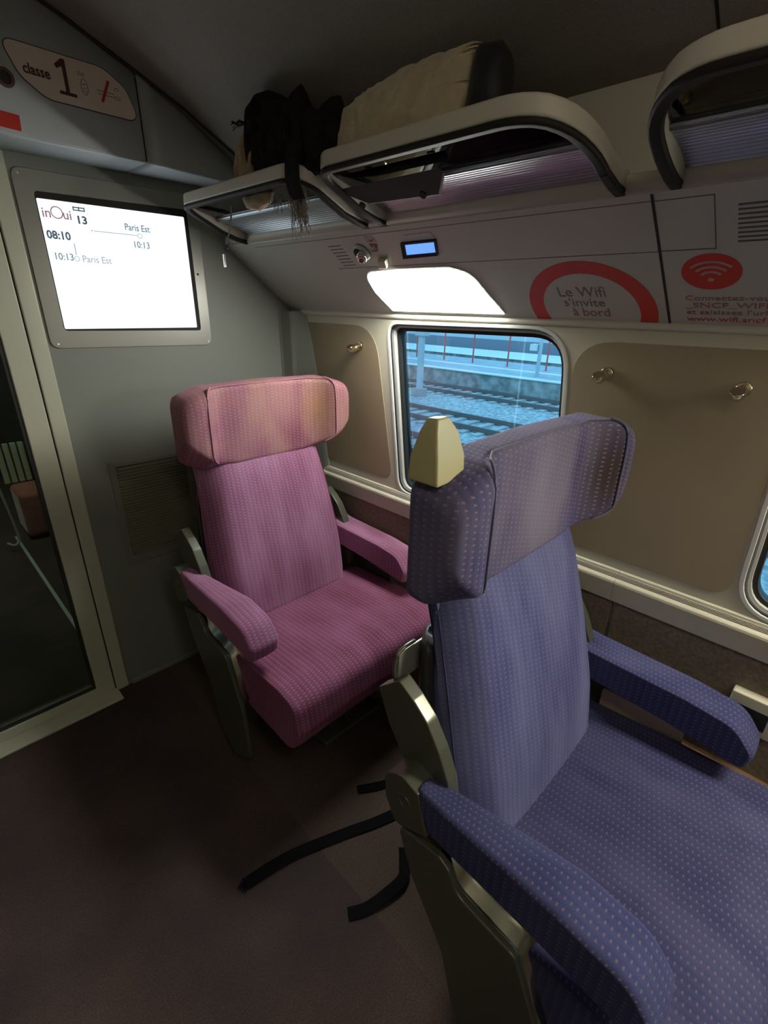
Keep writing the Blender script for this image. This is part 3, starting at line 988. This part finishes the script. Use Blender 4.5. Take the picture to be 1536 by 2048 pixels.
# ================================================================== SEATS
def section_loft(bm, rows, cap=True, swap=False, f=None, keep=True):
    """loft with texture coordinates that follow the cloth round the shape"""
    R_ = [[bm.verts.new(p) for p in r] for r in rows]
    n = len(R_[0])
    uvl = bm.loops.layers.uv.new('UVMap')
    mid = len(rows) // 2
    per = [0.0]
    for k in range(n): per.append(per[-1] + (rows[mid][(k + 1) % n] - rows[mid][k]).length)
    al = [0.0]
    f = n // 2 if f is None else f
    for a, b in zip(rows, rows[1:]): al.append(al[-1] + (b[f] - a[f]).length)
    for i, (a, b) in enumerate(zip(R_, R_[1:])):
        for k in range(n):
            fc = bm.faces.new((a[k], a[(k + 1) % n], b[(k + 1) % n], b[k]))
            for lp, (p, q) in zip(fc.loops, ((per[k], al[i]), (per[k + 1], al[i]), (per[k + 1], al[i + 1]), (per[k], al[i + 1]))):
                lp[uvl].uv = (p, q) if swap else (q, p)
    if cap:
        for fc in (bm.faces.new(R_[0][::-1]), bm.faces.new(R_[-1])):
            for lp in fc.loops: lp[uvl].uv = (lp.vert.co.x + lp.vert.co.y, lp.vert.co.z)
    if not keep: bm.loops.layers.uv.remove(uvl)
    return bm




YFr = [(0, .135), (.19, .134), (.225, .118), (.250, .092), (.268, .077), (.30, .074), (.335, .080), (.345, .088), (.349, .098)]
YBk = [(0, .205), (.25, .203), (.335, .184), (.345, .178), (.349, .168)]
ZTp = [(0, 1.292), (.25, 1.286), (.31, 1.272), (.335, 1.262), (.349, 1.245)]
ZBb = [(0, 1.020), (.22, 1.018), (.28, 1.030), (.325, 1.046), (.342, 1.056), (.349, 1.068)]
ZBf = [(0, 1.014), (.15, 1.017), (.20, 1.027), (.25, 1.052), (.30, 1.086), (.33, 1.112), (.345, 1.132), (.349, 1.148)]
RFt = [(0, .020), (.24, .022), (.28, .045), (.349, .055)]


def seat(cx, y0, fabrics, label, wing_shift=0, fin=False, y_arm=0.0, hx=0.0, hz=0.0, hk=1.0, sy=0.0, sz=0.0):
    fb, fh, fsd = fabrics[:3]
    e = tag(empty('train_seat', (cx, y0, 0)), label, 'seat')
    X = lambda x: cx + x
    # ---- backrest
    rows = []
    for i in range(17):
        u = i / 16
        z = .43 + u * (1.055 - .43)
        yf = lerp_table([(.43, -.012), (.46, .0), (.6, .022), (.8, .074), (.95, .118), (1.03, .150), (1.06, .160)], z)
        yb = lerp_table([(.43, .13), (.6, .165), (.8, .193), (1.06, .205)], z)
        hw = lerp_table([(.43, .262), (.5, .272), (.62, .272), (.8, .262), (1.0, .246), (1.06, .242)], z)
        # crowned front with softly turned-back sides
        sec = []
        N = 14
        for k in range(N + 1):
            t = -1 + 2 * k / N
            edge = max(0, (abs(t) - .80) / .20)
            sec.append((t * hw, yf + .010 * t * t + .045 * edge ** 2.2 if abs(t) < 1 else yf + .062))
        sec += [(hw + .006, yf + .085), (hw + .006, (yf + yb) / 2 + .03), (hw, yb - .012), (hw - .015, yb), (-hw + .015, yb), (-hw, yb - .012), (-hw - .006, (yf + yb) / 2 + .03), (-hw - .006, yf + .085)]
        rows.append([V(X(a), y0 + b, z) for a, b in sec])
    bm = bmesh.new(); section_loft(bm, rows, swap=True)
    b_ = obj('backrest', bm, fb, e, smooth=True)
    for sg in (-1, 1):
        P = []
        for i in range(13):
            z = .47 + i * .045
            yf = lerp_table([(.43, -.012), (.46, .0), (.6, .022), (.8, .074), (.95, .118), (1.03, .150), (1.06, .160)], z)
            hw = lerp_table([(.43, .262), (.5, .272), (.62, .272), (.8, .262), (1.0, .246), (1.06, .242)], z)
            P.append(V(X(sg * (hw + .0035)), y0 + yf + .064, z))
        bm = bmesh.new(); tube(bm, smooth_path(P, 2), .0014, 6); obj('piping', bm, fabrics[3], b_, smooth=True)
    # ---- headrest
    ds = [.349, .347, .343, .335, .318, .30, .285, .275, .268, .262, .25, .238, .225, .205, .19, .15, .10, .05, 0]
    ds = [-d for d in ds] + ds[-2::-1]
    rows = []
    for d in ds:
        a = abs(d)
        yf, yb, zt, zbb, zbf = (lerp_table(T, a) for T in (YFr, YBk, ZTp, ZBb, ZBf))
        yf += wing_shift * max(0, (a - .2) / .15)
        sec = rpoly([(yf, zt - .006, lerp_table(RFt, a)), (yb, zt, .018), (yb, zbb, .016), ((yf + yb) / 2 + .01, zbb - .002, .01), (yf, zbf, .030)], n=5)
        rows.append([V(X(hx + d * hk), y0 + p, q + hz) for p, q in sec])
    # close the ends softly
    def shrink(row, f, dx):
        c = sum(row, V(0, 0, 0)) / len(row)
        return [V(p.x + dx, c.y + (p.y - c.y) * f, c.z + (p.z - c.z) * f) for p in row]
    rows = [shrink(rows[0], .90, -.0025)] + rows + [shrink(rows[-1], .90, .0025)]
    bm = bmesh.new(); section_loft(bm, rows, keep=False)
    h_ = obj('headrest', bm, fh, e, smooth=True)
    hc_ = lambda d, y, z: V(X(hx + d * hk), y0 + y, z + hz)
    for sg in (-1, 1):
        P = [hc_(sg * .235, .113, 1.286), hc_(sg * .252, .095, 1.279), hc_(sg * .262, .083, 1.262), hc_(sg * .266, .0775, 1.235)]
        P += [hc_(sg * .267, .0760, z) for z in (1.20, 1.16, 1.12, 1.09)]
        P += [hc_(sg * .265, .0790, 1.074), hc_(sg * .253, .091, 1.058), hc_(sg * .235, .112, 1.044)]
        bm = bmesh.new(); tube(bm, smooth_path(P, 3), .0026, 6); obj('piping', bm, fsd, h_, smooth=True)
    P = [hc_(d, lerp_table(YFr, abs(d)) + .006, 1.2835) for d in [-.235 + .047 * i for i in range(11)]]
    bm = bmesh.new(); tube(bm, P, .0018, 6); obj('piping', bm, fsd, h_, smooth=True)
    # ---- seat cushion
    pf = rpoly([(.06, .450, .01), (-.10, .462, .2), (-.37, .478, .05), (-.452, .462, .05), (-.470, .36, .05), (-.425, .275, .04), (-.25, .285, .05), (.06, .30, .01)], n=6)
    bm = bmesh.new()
    rows = []
    xl, xr = -.345, .345
    for k, (x, f) in enumerate([(xl, .90), (xl + .006, .965), (xl + .02, .99), (xl + .05, 1), (-.15, 1), (0, 1), (.15, 1), (xr - .05, 1), (xr - .02, .99), (xr - .006, .965), (xr, .90)]):
        c = (-.2, .37)
        rows.append([V(X(x), y0 + c[0] + (a - c[0]) * (1 - (1 - f) * .35), c[1] + (b - c[1]) * f + .006 * (1 - min(1, abs(x) / .33) ** 2)) for a, b in pf])
    section_loft(bm, rows)
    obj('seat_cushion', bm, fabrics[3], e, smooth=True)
    # ---- arms
    AP = rpoly([(.122, .664, .012), (.06, .658, .02), (-.18, .652, .20), (-.285, .638, .07), (-.330, .578, .03), (-.318, .528, .018), (-.15, .550, .05), (.0, .560, .03), (.055, .564, .02), (.085, .568, .01)], n=6)
    narrow = lambda a, sg: 1 if sg > 0 else lerp_table([(-.01, 1.0), (.03, .93), (.065, .55), (.09, .46)], a)
    for sg, name in ((-1, 'aisle'), (1, 'window')):
        xa, xb = (.52, .62) if sg < 0 else (1.17, 1.27)
        xa += cx - .895; xb += cx - .895
        bm = bmesh.new(); rows = []
        cpt = (-.1, .60)
        for x, f in ((xa, .80), (xa + .002, .88), (xa + .007, .95), (xa + .016, .99), (xa + .03, 1), ((xa + xb) / 2, 1.01), (xb - .03, 1), (xb - .016, .99), (xb - .007, .95), (xb - .002, .88), (xb, .80)):
            rows.append([V((xa + (x - xa) * narrow(a, sg)) if sg < 0 else x, y0 + y_arm + cpt[0] + (a - cpt[0]) * (1 - (1 - f) * .25), cpt[1] + (b - cpt[1]) * f) for a, b in AP])
        section_loft(bm, rows)
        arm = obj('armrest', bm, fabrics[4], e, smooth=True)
        # hinge cap
        hp = rpoly([(.108, .655, .004), (.150, .668, .03), (.196, .640, .03), (.192, .575, .03), (.160, .520, .02), (.082, .560, .004)], n=5)
        x0_, x1_ = (xa - .004, xa + .052) if sg < 0 else (xb - .052, xb + .004)
        hc = plate2('hinge_cap', hp, lambda a, b, d: V(d, y0 + y_arm + a, b), x0_, x1_, M['frame'], e, bevel=.007)
        xo = x0_ if sg < 0 else x1_
        bm = bmesh.new(); ring(bm, circ2(.141, .606, .017, .017, 24), circ2(.141, .606, .011, .011, 24), lambda a, b, d: V(xo + sg * d, y0 + y_arm + a, b), -.003, .002)
        obj('hinge_pivot', bm, M['frame'], hc, bevel=.001)
        # side shell beside the backrest
        sh = rpoly([(.267, .779, .004), (.210, .832, .006), (.172, .808, .03), (.136, .778, .04), (.103, .727, .04), (.076, .670, .03), (.06, .58, .02), (.06, .47, .02), (.17, .47, .02), (.193, .645, .03), (.234, .703, .03)], n=5)
        xs0, xs1 = (xa + .045, xa + .076) if sg < 0 else (xb - .076, xb - .045)
        plate2('side_shell', sh, lambda a, b, d: V(d, y0 + a + sy, b + (sz if b > .6 else 0)), xs0, xs1, M['frame'], e, bevel=.006)
        # lower side plate with the hand-deep recess
        lp = rpoly([(.155, .523, .02), (.048, .543, .012), (.022, .528, .01), (.004, .487, .04), (-.075, .478, .03), (-.125, .474, .02), (-.150, .420, .03), (-.20, .30, .03), (-.22, .10, .03), (-.10, .02, .03), (-.02, .12, .1), (.02, .27, .05), (.110, .408, .06)], n=5)
        xp0, xp1 = (xa - .004, xa + .012) if sg < 0 else (xb - .012, xb + .004)
        plate2('side_plate', lp, lambda a, b, d: V(d, y0 + a, b), xp0, xp1, M['frame'], e, bevel=.004)
        # curved metal inside the recess
        if sg > 0: continue
        bm = bmesh.new(); rows = []
        for off, z in ((.004, .440), (.008, .458), (.020, .472), (.036, .484), (.050, .500), (.060, .522), (.065, .552))[:6 if sg < 0 else 4]:
            xx = (xa + off) if sg < 0 else (xb - off)
            rows.append([bm.verts.new((xx, y0 + yy, z + dz)) for yy, dz in ((.06, .05), (.03, .045), (.012, .02), (-.01, .005), (-.06, .0), (-.11, -.004), (-.128, -.02), (-.145, -.06), (-.19, -.16))])
        for a, b in zip(rows, rows[1:]):
            for k in range(8): bm.faces.new((a[k], a[k + 1], b[k + 1], b[k]))
        o_ = obj('recess_panel', bm, M['framehi'], e, smooth=True)
        so = o_.modifiers.new('s', 'SOLIDIFY'); so.thickness = .004
    # ---- back shell and pedestal
    bm = bmesh.new()
    rows = []
    for z, yb, hw in ((.30, .12, .27), (.5, .165, .28), (.7, .195, .275), (.86, .212, .262), (.90, .212, .25)):
        rows.append([V(X(a), y0 + b, z) for a, b in ((-hw, yb - .03), (-hw, yb + .002), (-hw + .02, yb + .022), (hw - .02, yb + .022), (hw, yb + .002), (hw, yb - .03), (hw - .02, yb + .006), (-hw + .02, yb + .006))])
    section_loft(bm, rows); obj('back_shell', bm, M['dgrey'], e, smooth=True)
    bm = bmesh.new(); box(bm, X(-.12), X(.16), y0 - .30, y0 + .06, 0, .03); box(bm, X(-.07), X(.11), y0 - .26, y0 + .02, .03, .285)
    obj('pedestal', bm, M['frame'], e, bevel=.008)
    obj('under_frame', boxbm(X(-.31), X(.33), y0 - .36, y0 + .10, .255, .292), M['dgrey'], e, bevel=.006)
    if fin:
        bm = bmesh.new()
        zb = 1.262
        rows = [[V(.514, .458, zb), V(.514, .400, zb), V(.588, .406, zb), V(.582, .468, zb)],
                [V(.515, .456, 1.298), V(.515, .403, 1.298), V(.586, .407, 1.298), V(.580, .464, 1.298)],
                [V(.520, .444, 1.338), V(.519, .410, 1.338), V(.574, .412, 1.334), V(.569, .454, 1.334)],
                [V(.526, .436, 1.357), V(.524, .414, 1.359), V(.552, .416, 1.359), V(.550, .442, 1.355)]]
        section_loft(bm, rows)
        obj('grab_handle', bm, M['fin'], e, bevel=.004)
        yt = y0 + .235
        bk = tube(bmesh.new(), smooth_path([V(.600, yt, .79), V(.572, yt, .80), V(.562, yt, .83), V(.566, yt, .862), V(.585, yt, .876), V(.62, yt, .877)], 4), .0042, 8)
        tb = obj('table_frame', bk, M['frame'], e, smooth=True)
        obj('folded_table', boxbm(.572, .66, yt - .003, yt + .003, .80, .870), M['plate'], tb, bevel=.002)
    return e


pinkF = velvet('pink_moquette', (.35, .168, .285), (.21, .075, .14), (.60, .38, .44), sheen=.6, dotamt=.34)
pinkH = velvet('pink_moquette_worn', (.29, .115, .17), (.15, .042, .075), (.52, .33, .34), worn=(.33, .19, .155), wornamt=.65, sheen=.4, dotamt=.34,
               wax=[(1.115, 1.15, .060, .075, (.27, .150, .07), .75), (.96, 1.18, .085, .10, (.36, .21, .17), .5), (.77, 1.13, .045, .10, (.17, .06, .10), .6)])
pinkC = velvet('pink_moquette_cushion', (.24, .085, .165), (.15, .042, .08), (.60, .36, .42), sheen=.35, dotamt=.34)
pinkP = mat('pink_piping', (.30, .12, .18), .8, sheen=.4)
blueF = velvet('blue_moquette', (.145, .160, .31), (.060, .066, .18), (.30, .21, .26), sheen=.45, dotamt=.38)
blueH = velvet('blue_moquette_worn', (.12, .12, .23), (.038, .036, .11), (.42, .27, .22), worn=(.18, .16, .20), wornamt=.5, sheen=.22, dotamt=.36,
               wax=[(1.115, 1.16, .055, .11, (.040, .028, .022), .92), (.86, 1.14, .10, .14, (.26, .23, .28), .6), (1.03, 1.18, .02, .10, (.05, .04, .10), .7)])
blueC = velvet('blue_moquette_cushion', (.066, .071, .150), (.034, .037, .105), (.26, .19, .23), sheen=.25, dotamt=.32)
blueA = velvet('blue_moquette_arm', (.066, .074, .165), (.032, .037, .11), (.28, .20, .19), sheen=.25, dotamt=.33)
blueP = mat('blue_piping', (.085, .085, .15), .8, sheen=.4)
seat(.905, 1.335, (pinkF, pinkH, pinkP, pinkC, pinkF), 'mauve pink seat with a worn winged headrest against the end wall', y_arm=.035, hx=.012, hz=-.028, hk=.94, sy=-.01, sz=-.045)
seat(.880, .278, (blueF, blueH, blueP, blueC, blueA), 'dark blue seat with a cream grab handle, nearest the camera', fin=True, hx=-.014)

# footrest plate between the blue seat and the wall
tag(plate2('footrest_plate', rpoly([(.305, .498), (.090, .503), (.088, .42), (.305, .42)], r=.006, n=2), lambda a, b, d: V(d, a, b), 1.230, 1.238, M['beigep'], bevel=.002), 'beige flat plate between the blue seat and the wall', 'plate')

# straps on the floor
def floor_strap(pts, w, label, frayed=False):
    P = smooth_path([V(*p) for p in pts], 6)
    def side(i):
        d = P[min(i + 1, len(P) - 1)] - P[max(i - 1, 0)]; d.z = 0; d.normalize(); return V(-d.y, d.x, 0)
    def nr(i):
        d = (P[min(i + 1, len(P) - 1)] - P[max(i - 1, 0)]).normalized(); return side(i).cross(d) * -1
    bm = bmesh.new(); strip(bm, P, side, w, .003, nr)
    o = obj('webbing_strap', bm, M['black'])
    tag(o, label, 'strap')
    if frayed:
        bm = bmesh.new()
        d0 = (P[0] - P[1]).normalized(); s0 = side(0)
        for k in range(22):
            q = P[0] + s0 * (random.random() - .5) * w + V(0, 0, .003)
            L = .008 + random.random() * .022
            tube(bm, [q, q + d0 * L * .5 + V(0, 0, .003 + random.random() * .004), q + d0 * L + s0 * (random.random() - .5) * .02], .0011, 4)
        obj('frayed_end', bm, M['black'], o)
    return o
floor_strap([(.345, .842, .002), (.42, .828, .006), (.50, .808, .003), (.646, .749, .003), (.72, .716, .003), (.82, .68, .004)], .034, 'long black webbing strap with a frayed end lying across the aisle', True)
floor_strap([(.757, .838, .002), (.81, .803, .003), (.88, .765, .003)], .030, 'short black strap end poking out farthest from the camera')
floor_strap([(.497, .587, .002), (.54, .562, .003), (.60, .545, .012), (.66, .540, .014), (.70, .57, .004), (.73, .60, .003)], .032, 'curled black strap end nearest the camera beside the blue seat')


# ================================================================== LUGGAGE
def pillow(name, pts, fn, thick, m, parent=None, rings=9, amp=.01, fs=9, seed=0, both=True, power=.5, off=None, fold=0):
    """closed cushion-like body from an outline (2D on fn) that bulges to both sides"""
    cx_ = sum(p[0] for p in pts) / len(pts); cy_ = sum(p[1] for p in pts) / len(pts)
    if off: cx_, cy_ = off
    n = len(pts)
    bm = bmesh.new()
    edge = [bm.verts.new(fn(a, b, 0)) for a, b in pts]
    soft = list(pts)
    for _ in range(6): soft = [((soft[i - 1][0] + soft[i][0] + soft[(i + 1) % n][0]) / 3, (soft[i - 1][1] + soft[i][1] + soft[(i + 1) % n][1]) / 3) for i in range(n)]
    raw = pts
    for sg in (1, -1):
        prev = edge
        for r in range(1, rings):
            u = r / rings
            h = thick * (1 - (1 - u) ** 2) ** power
            cur = []
            m_ = min(1, u * 5)
            pts = [(p[0] + (q[0] - p[0]) * m_, p[1] + (q[1] - p[1]) * m_) for p, q in zip(raw, soft)]
            for a, b in pts:
                x = a + (cx_ - a) * u; y = b + (cy_ - b) * u
                nn = noise.noise(V(x * fs + seed, y * fs, sg * 3.1)) + .5 * noise.noise(V(x * fs * 2.3, y * fs * 2.3 + seed, sg))
                if fold: nn += fold / amp * math.sin(x * 150 + 5 * noise.noise(V(x * 6, y * 5, seed)) + y * 25)
                cur.append(bm.verts.new(fn(x, y, sg * max(.001, h + nn * amp * min(1, u * 3)))))
            for k in range(n):
                bm.faces.new((prev[k], prev[(k + 1) % n], cur[(k + 1) % n], cur[k]))
            prev = cur
        c = bm.verts.new(fn(cx_, cy_, sg * thick))
        for k in range(n): bm.faces.new((prev[k], prev[(k + 1) % n], c))
    return obj(name, bm, m, parent, smooth=True)


def jag(pts, n=5, amp=.004, seed=1):
    rnd = random.Random(seed); out = []
    N = len(pts)
    for i in range(N):
        a, b = Vector(pts[i]), Vector(pts[(i + 1) % N])
        for k in range(n):
            p = a + (b - a) * k / n
            out.append((p.x + (rnd.random() - .5) * amp, p.y + (rnd.random() - .5) * amp))
    return out


# fleece coat on the middle rack
e = tag(empty('fleece_coat', (.94, .85, 1.80)), 'folded coat with cream fleece lining outwards on the middle rack', 'coat')
FX = .892
K1 = FX / .94
def ffn(a, b, d): return V(FX + d + (b - 1.86) * .1, a * K1, 1.5 + (b - 1.5) * K1)
# outline at x=.94 (y,z) traced as real extent
FL = rpoly([(1.085, 1.800, .01), (1.135, 1.868, .02), (1.115, 1.925, .03), (1.02, 1.946, .04), (.90, 1.962, .05), (.81, 1.963, .03), (.703, 1.958, .015), (.712, 1.90, .02), (.730, 1.800, .01)], n=5)
pillow('fleece_lining', jag(FL, 7, .0085, 3), ffn, .042, M['fleece'], e, rings=34, amp=.005, fs=34, power=.45)
SH = rpoly([(.722, 1.800, .01), (.712, 1.958, .01), (.660, 1.950, .02), (.636, 1.925, .02), (.628, 1.865, .02), (.630, 1.800, .01)], n=5)
pillow('coat_shell', SH, lambda a, b, d: ffn(a, b, d * .9), .042, M['coat'], e, rings=8, amp=.006, fs=11)
# the dark shell spread over the glass and hanging below the edge
FLAP = rpoly([(1.018, .824), (1.018, .937), (.56, .937), (.56, .824)], r=.02, n=5)
bm = bmesh.new(); prism(bm, FLAP, lambda a, b, d: V(b, a, 1.7645 + (.926 - b) * .24 + d), .0, .030); obj('coat_body', bm, M['coat'], e, bevel=.006)
HP = rpoly([(1.055, .0, .01), (.985, -.050, .012), (.775, -.058, .006), (.722, .0, .01)], n=5)
bm = bmesh.new(); prism(bm, HP, lambda a, b, d: V(.880 + d + b * -.9, a, 1.764 + b * .55 - .01), .0, .007); obj('hanging_flap', bm, M['coatg'], e, bevel=.002)
for y in (.80, .99): obj('snap_button', disc(V(.912, y, 1.722), (-.6, 0, -.8), .009, .008, .004, 16), M['rubber'], e)

# dark scarf and jacket on the far rack
e = tag(empty('black_scarf', (.92, 1.22, 1.80)), 'bunched black scarf with grey fringe on the farthest rack', 'scarf')
SK = lambda X0, a, b, d: V(X0 + d, a * X0 / .9, 1.5 + (b - 1.5) * X0 / .9)
S1 = rpoly([(1.44, 1.80, .02), (1.475, 1.90, .04), (1.462, 1.985, .04), (1.41, 2.018, .04), (1.34, 2.012, .04), (1.27, 1.985, .03), (1.18, 1.93, .03), (1.12, 1.86, .03), (1.12, 1.80, .02)], n=4)
pillow('scarf_roll', S1, lambda a, b, d: SK(.858, a, b, d), .030, M['scarf'], e, rings=12, amp=.008, fs=12, seed=4, fold=.010)
S2 = rpoly([(1.30, 1.84, .02), (1.275, 1.95, .02), (1.225, 1.990, .02), (1.195, 1.995, .012), (1.185, 1.96, .02), (1.14, 1.93, .02), (1.12, 1.85, .02), (1.20, 1.80, .02)], n=4)
pillow('scarf_fold', S2, lambda a, b, d: SK(.845, a, b, d), .022, M['scarf'], e, rings=10, amp=.006, fs=14, seed=9, fold=.008)
S3 = rpoly([(1.20, 1.82, .02), (1.175, 1.90, .02), (1.09, 1.945, .02), (1.045, 1.94, .015), (1.055, 1.88, .02), (1.08, 1.82, .02)], n=4)
pillow('scarf_fold', S3, lambda a, b, d: SK(.865, a, b, d), .025, M['scarf'], e, rings=10, amp=.006, fs=14, seed=12, fold=.008)
# tail over the rim
tail = [V(.84, 1.14, 1.87), V(.815, 1.115, 1.83), V(.793, 1.095, 1.80), V(.786, 1.085, 1.76), (.792, 1.075, 1.725)]
P = smooth_path(tail, 5)
bm = bmesh.new(); strip(bm, P, lambda i: V(.15, 1, .1).normalized(), .060, .010, lambda i: V(-1, .15, 0).normalized()); obj('scarf_tail', bm, M['scarf'], e, bevel=.003)
bm = bmesh.new()
for k in range(70):
    y = 1.085 + (random.random() - .5) * .062 + .01; x = .793 + (random.random() - .5) * .014
    z0 = 1.735 + random.random() * .02; L = .045 + random.random() * .05
    tube(bm, [V(x, y, z0), V(x + (random.random() - .5) * .01, y - .008 + (random.random() - .5) * .014, z0 - L * .5), V(x + (random.random() - .5) * .01, y - .014 + (random.random() - .5) * .028, z0 - L)], .0009, 4)
obj('fringe', bm, M['fringe'], e)
bm = bmesh.new()
for k in range(40):
    y = 1.13 + random.random() * .17; L = .015 + random.random() * .03
    tube(bm, [V(.858, y, 1.766), V(.855, y + .004, 1.766 - L * .5), V(.853, y + (random.random() - .5) * .02, 1.766 - L)], .0009, 4)
obj('edge_fringe', bm, M['fringe'], e)
bm = bmesh.new()
for k in range(7):
    a = V(.85, 1.376, 1.938)
    tube(bm, [a, a + V(-.01, .022, (random.random() - .4) * .016), a + V(-.015, .045 + random.random() * .01, (random.random() - .5) * .022)], .0012, 4)
obj('tassel', bm, M['scarf'], e)

e = tag(empty('beige_garment', (.90, 1.42, 1.79)), 'crumpled beige garment under the black scarf on the farthest rack', 'garment')
B1 = rpoly([(1.535, 1.79, .01), (1.53, 1.86, .02), (1.50, 1.93, .02), (1.465, 1.95, .02), (1.42, 1.94, .02), (1.37, 1.88, .02), (1.345, 1.79, .02)], n=4)
pillow('cloth_body', B1, lambda a, b, d: SK(.862, a, b, d), .024, M['beige'], e, rings=11, amp=.008, fs=20, seed=2, fold=.007)
B2 = rpoly([(1.455, 1.788, .01), (1.43, 1.752, .015), (1.36, 1.738, .015), (1.30, 1.752, .015), (1.275, 1.785, .01)], n=4)
pillow('hanging_fold', B2, lambda a, b, d: V(.862 + d, a, b), .016, M['beige'], e, rings=6, amp=.006, fs=24, seed=5)
bm = bmesh.new()
P = smooth_path([V(.855, 1.50, 1.765), V(.85, 1.497, 1.735), V(.846, 1.505, 1.70), V(.845, 1.528, 1.672), V(.845, 1.532, 1.655)], 5)
strip(bm, P, lambda i: V(.2, 1, .2).normalized(), .010, .002, lambda i: V(-1, .2, 0).normalized()); st = obj('strap', bm, mat('grey_strap', (.07, .07, .07), .7), e)
obj('strap_ring', disc(V(.843, 1.532, 1.655), (-1, -.2, 0), .010, .009, .004, 16), M['rubber'], st)
obj('strap_clip', boxbm(.841, .847, 1.548, 1.555, 1.603, 1.640), M['chrome'], st, bevel=.001)

# ================================================================== SEEN THROUGH THE DOOR GLASS
e = tag(empty('folding_seat', (.40, 3.9, .0)), 'red seat with cream slats seen through the glass door', 'seat')
RZ = mat('red_seat_fabric', (.34, .10, .085), .85, sheen=.3, var=.2, vscale=14)
obj('cushion', boxbm(.40, .59, 3.70, 4.0, .02, .33), RZ, e, bevel=.03)
for i in range(5): obj('slat', boxbm(.385 + i * .042, .417 + i * .042, 4.00, 4.03, .33, .60), M['cream'], e, bevel=.003)
bm = bmesh.new(); tube(bm, smooth_path([V(.27, 3.62, .06), V(.30, 3.60, .045), V(.325, 3.60, .06), V(.335, 3.61, .12), V(.30, 3.62, .55)], 5), .008, 8)
tag(obj('vestibule_rail', bm, M['trimw'], smooth=True), 'thin curved metal rail seen through the glass door', 'rail')
e = tag(empty('vestibule_fill_light', (.1, 3.4, 2.045)), 'unseen lamp added to light the red seat beyond the glass door', 'lamp')
obj('fill_panel', boxbm(-.1, .3, 3.2, 3.6, 2.035, 2.05), emis('vestibule_fill_glow', (1, .98, .80), 9), e)  # unseen glowing panel, added to brighten the red seat and slats

# ================================================================== OUTSIDE
ball = mat('ballast', (.27, .28, .27), .95, bump=.6, bscale=14, var=.5, vscale=6, detail=10)
plat = mat('platform_asphalt', (.26, .27, .28), .9, var=.15, vscale=1.5)
platw = mat('pale_platform_edge', (.46, .47, .46), .85, var=.08, vscale=1)
rust = mat('rail_steel', (.10, .085, .08), .5, metal=.3)
slp = mat('sleeper_concrete', (.27, .26, .25), .9, var=.2, vscale=3)
mast = mat('grey_mast', (.30, .33, .35), .6)
redp = mat('red_post', (.42, .06, .05), .6)
conc = mat('stained_concrete', (.22, .225, .22), .9, var=.45, vscale=2.5)
GZ = -2.3
struct(obj('ground', boxbm(1.9, 30, -20, 60, GZ - .3, GZ), ball))


def track(x0, label):
    e = tag(empty('railway_track', (x0, 15, GZ)), label, 'track', 'railway tracks outside the window')
    for s in (-.75, .75):
        bm = bmesh.new(); box(bm, x0 + s - .035, x0 + s + .035, -18, 58, GZ + .06, GZ + .20); box(bm, x0 + s - .07, x0 + s + .07, -18, 58, GZ + .04, GZ + .07)
        obj('rail', bm, rust, e)
    bm = bmesh.new()
    for k in range(95):
        y = -10 + k * .6
        box(bm, x0 - 1.25, x0 + 1.25, y, y + .25, GZ - .05, GZ + .05)
    s_ = obj('sleepers', bm, slp, e); s_['kind'] = 'stuff'
track(19.6, 'railway track running along the foot of the far platform')
track(14.2, 'railway track in the middle, second from the platform')
track(10.6, 'railway track just above the blue headrest, nearest the window')


def platform(name, x0, x1, z, m1, label, stripes=()):
    e = tag(empty(name, (x0, 15, GZ)), label, 'platform')
    bm = bmesh.new(); box(bm, x0, x1, -18, 58, GZ - .1, z - .02); obj('retaining_wall', bm, conc, e)
    bm = bmesh.new(); box(bm, x0 - .08, x1, -18, 58, z - .02, z); obj('surface', bm, m1, e)
    for a, b in stripes:
        bm = bmesh.new(); box(bm, a, b, -18, 58, z, z + .012); obj('pale_strip', bm, platw, e)
    return e
platform('station_platform', 20.9, 27.2, -1.45, plat, 'grey platform with a concrete face and red posts', [(20.95, 21.5), (23.4, 23.9)])
e = platform('station_platform', 28.6, 33.5, -1.40, platw, 'pale farther platform strip beyond the red posts')
struct(obj('ground', boxbm(30, 70, -20, 80, GZ - .3, GZ + .2), plat))
for k, y in enumerate((19.45, 17.3, 14.95, 12.6, 10.2, 21.7)):
    bm = bmesh.new(); tube(bm, [V(24.8, y, -1.45), V(24.8, y, .18)], .045, 8)
    tag(obj('red_post', bm, redp, smooth=True), 'thin red post standing in a row on the platform', 'post', 'red posts on the platform')
bm = bmesh.new(); box(bm, 17.3, 17.5, 14.85, 15.08, GZ, 1.2); o = obj('signal_mast', bm, mast)
tag(o, 'tall pale grey mast between the tracks at the left of the window', 'mast')
obj('mast_foot', boxbm(17.15, 17.65, 14.7, 15.23, GZ, GZ + .35), slp, o)
obj('mast_box', boxbm(17.2, 17.6, 14.7, 15.2, .35, .95), mast, o)
bm = bmesh.new(); tube(bm, [V(22.2, 11.7, -1.449), V(22.2, 11.7, 1.2)], .09, 10); o = tag(obj('signal_mast', bm, mast, smooth=True), 'round pale mast with a white box on the platform edge', 'mast')
obj('mast_box', boxbm(22.0, 22.4, 11.8, 12.15, -.27, .02), platw, o)
# building and parked coach beyond
e = tag(empty('parked_coach', (42, 30, -1.2)), 'long pale parked train coach beyond the platforms', 'train')
obj('coach_body', boxbm(38, 41, -10, 75, -.9, 2.6), mat('coach_paint', (.40, .42, .44), .5), e)
obj('lower_skirt', boxbm(37.97, 41, -10, 75, -2.1, -.9), mat('coach_skirt', (.14, .15, .18), .6), e)
obj('waist_band', boxbm(37.95, 38.0, -10, 75, -.35, -.18), mat('coach_band', (.22, .24, .30), .5), e)
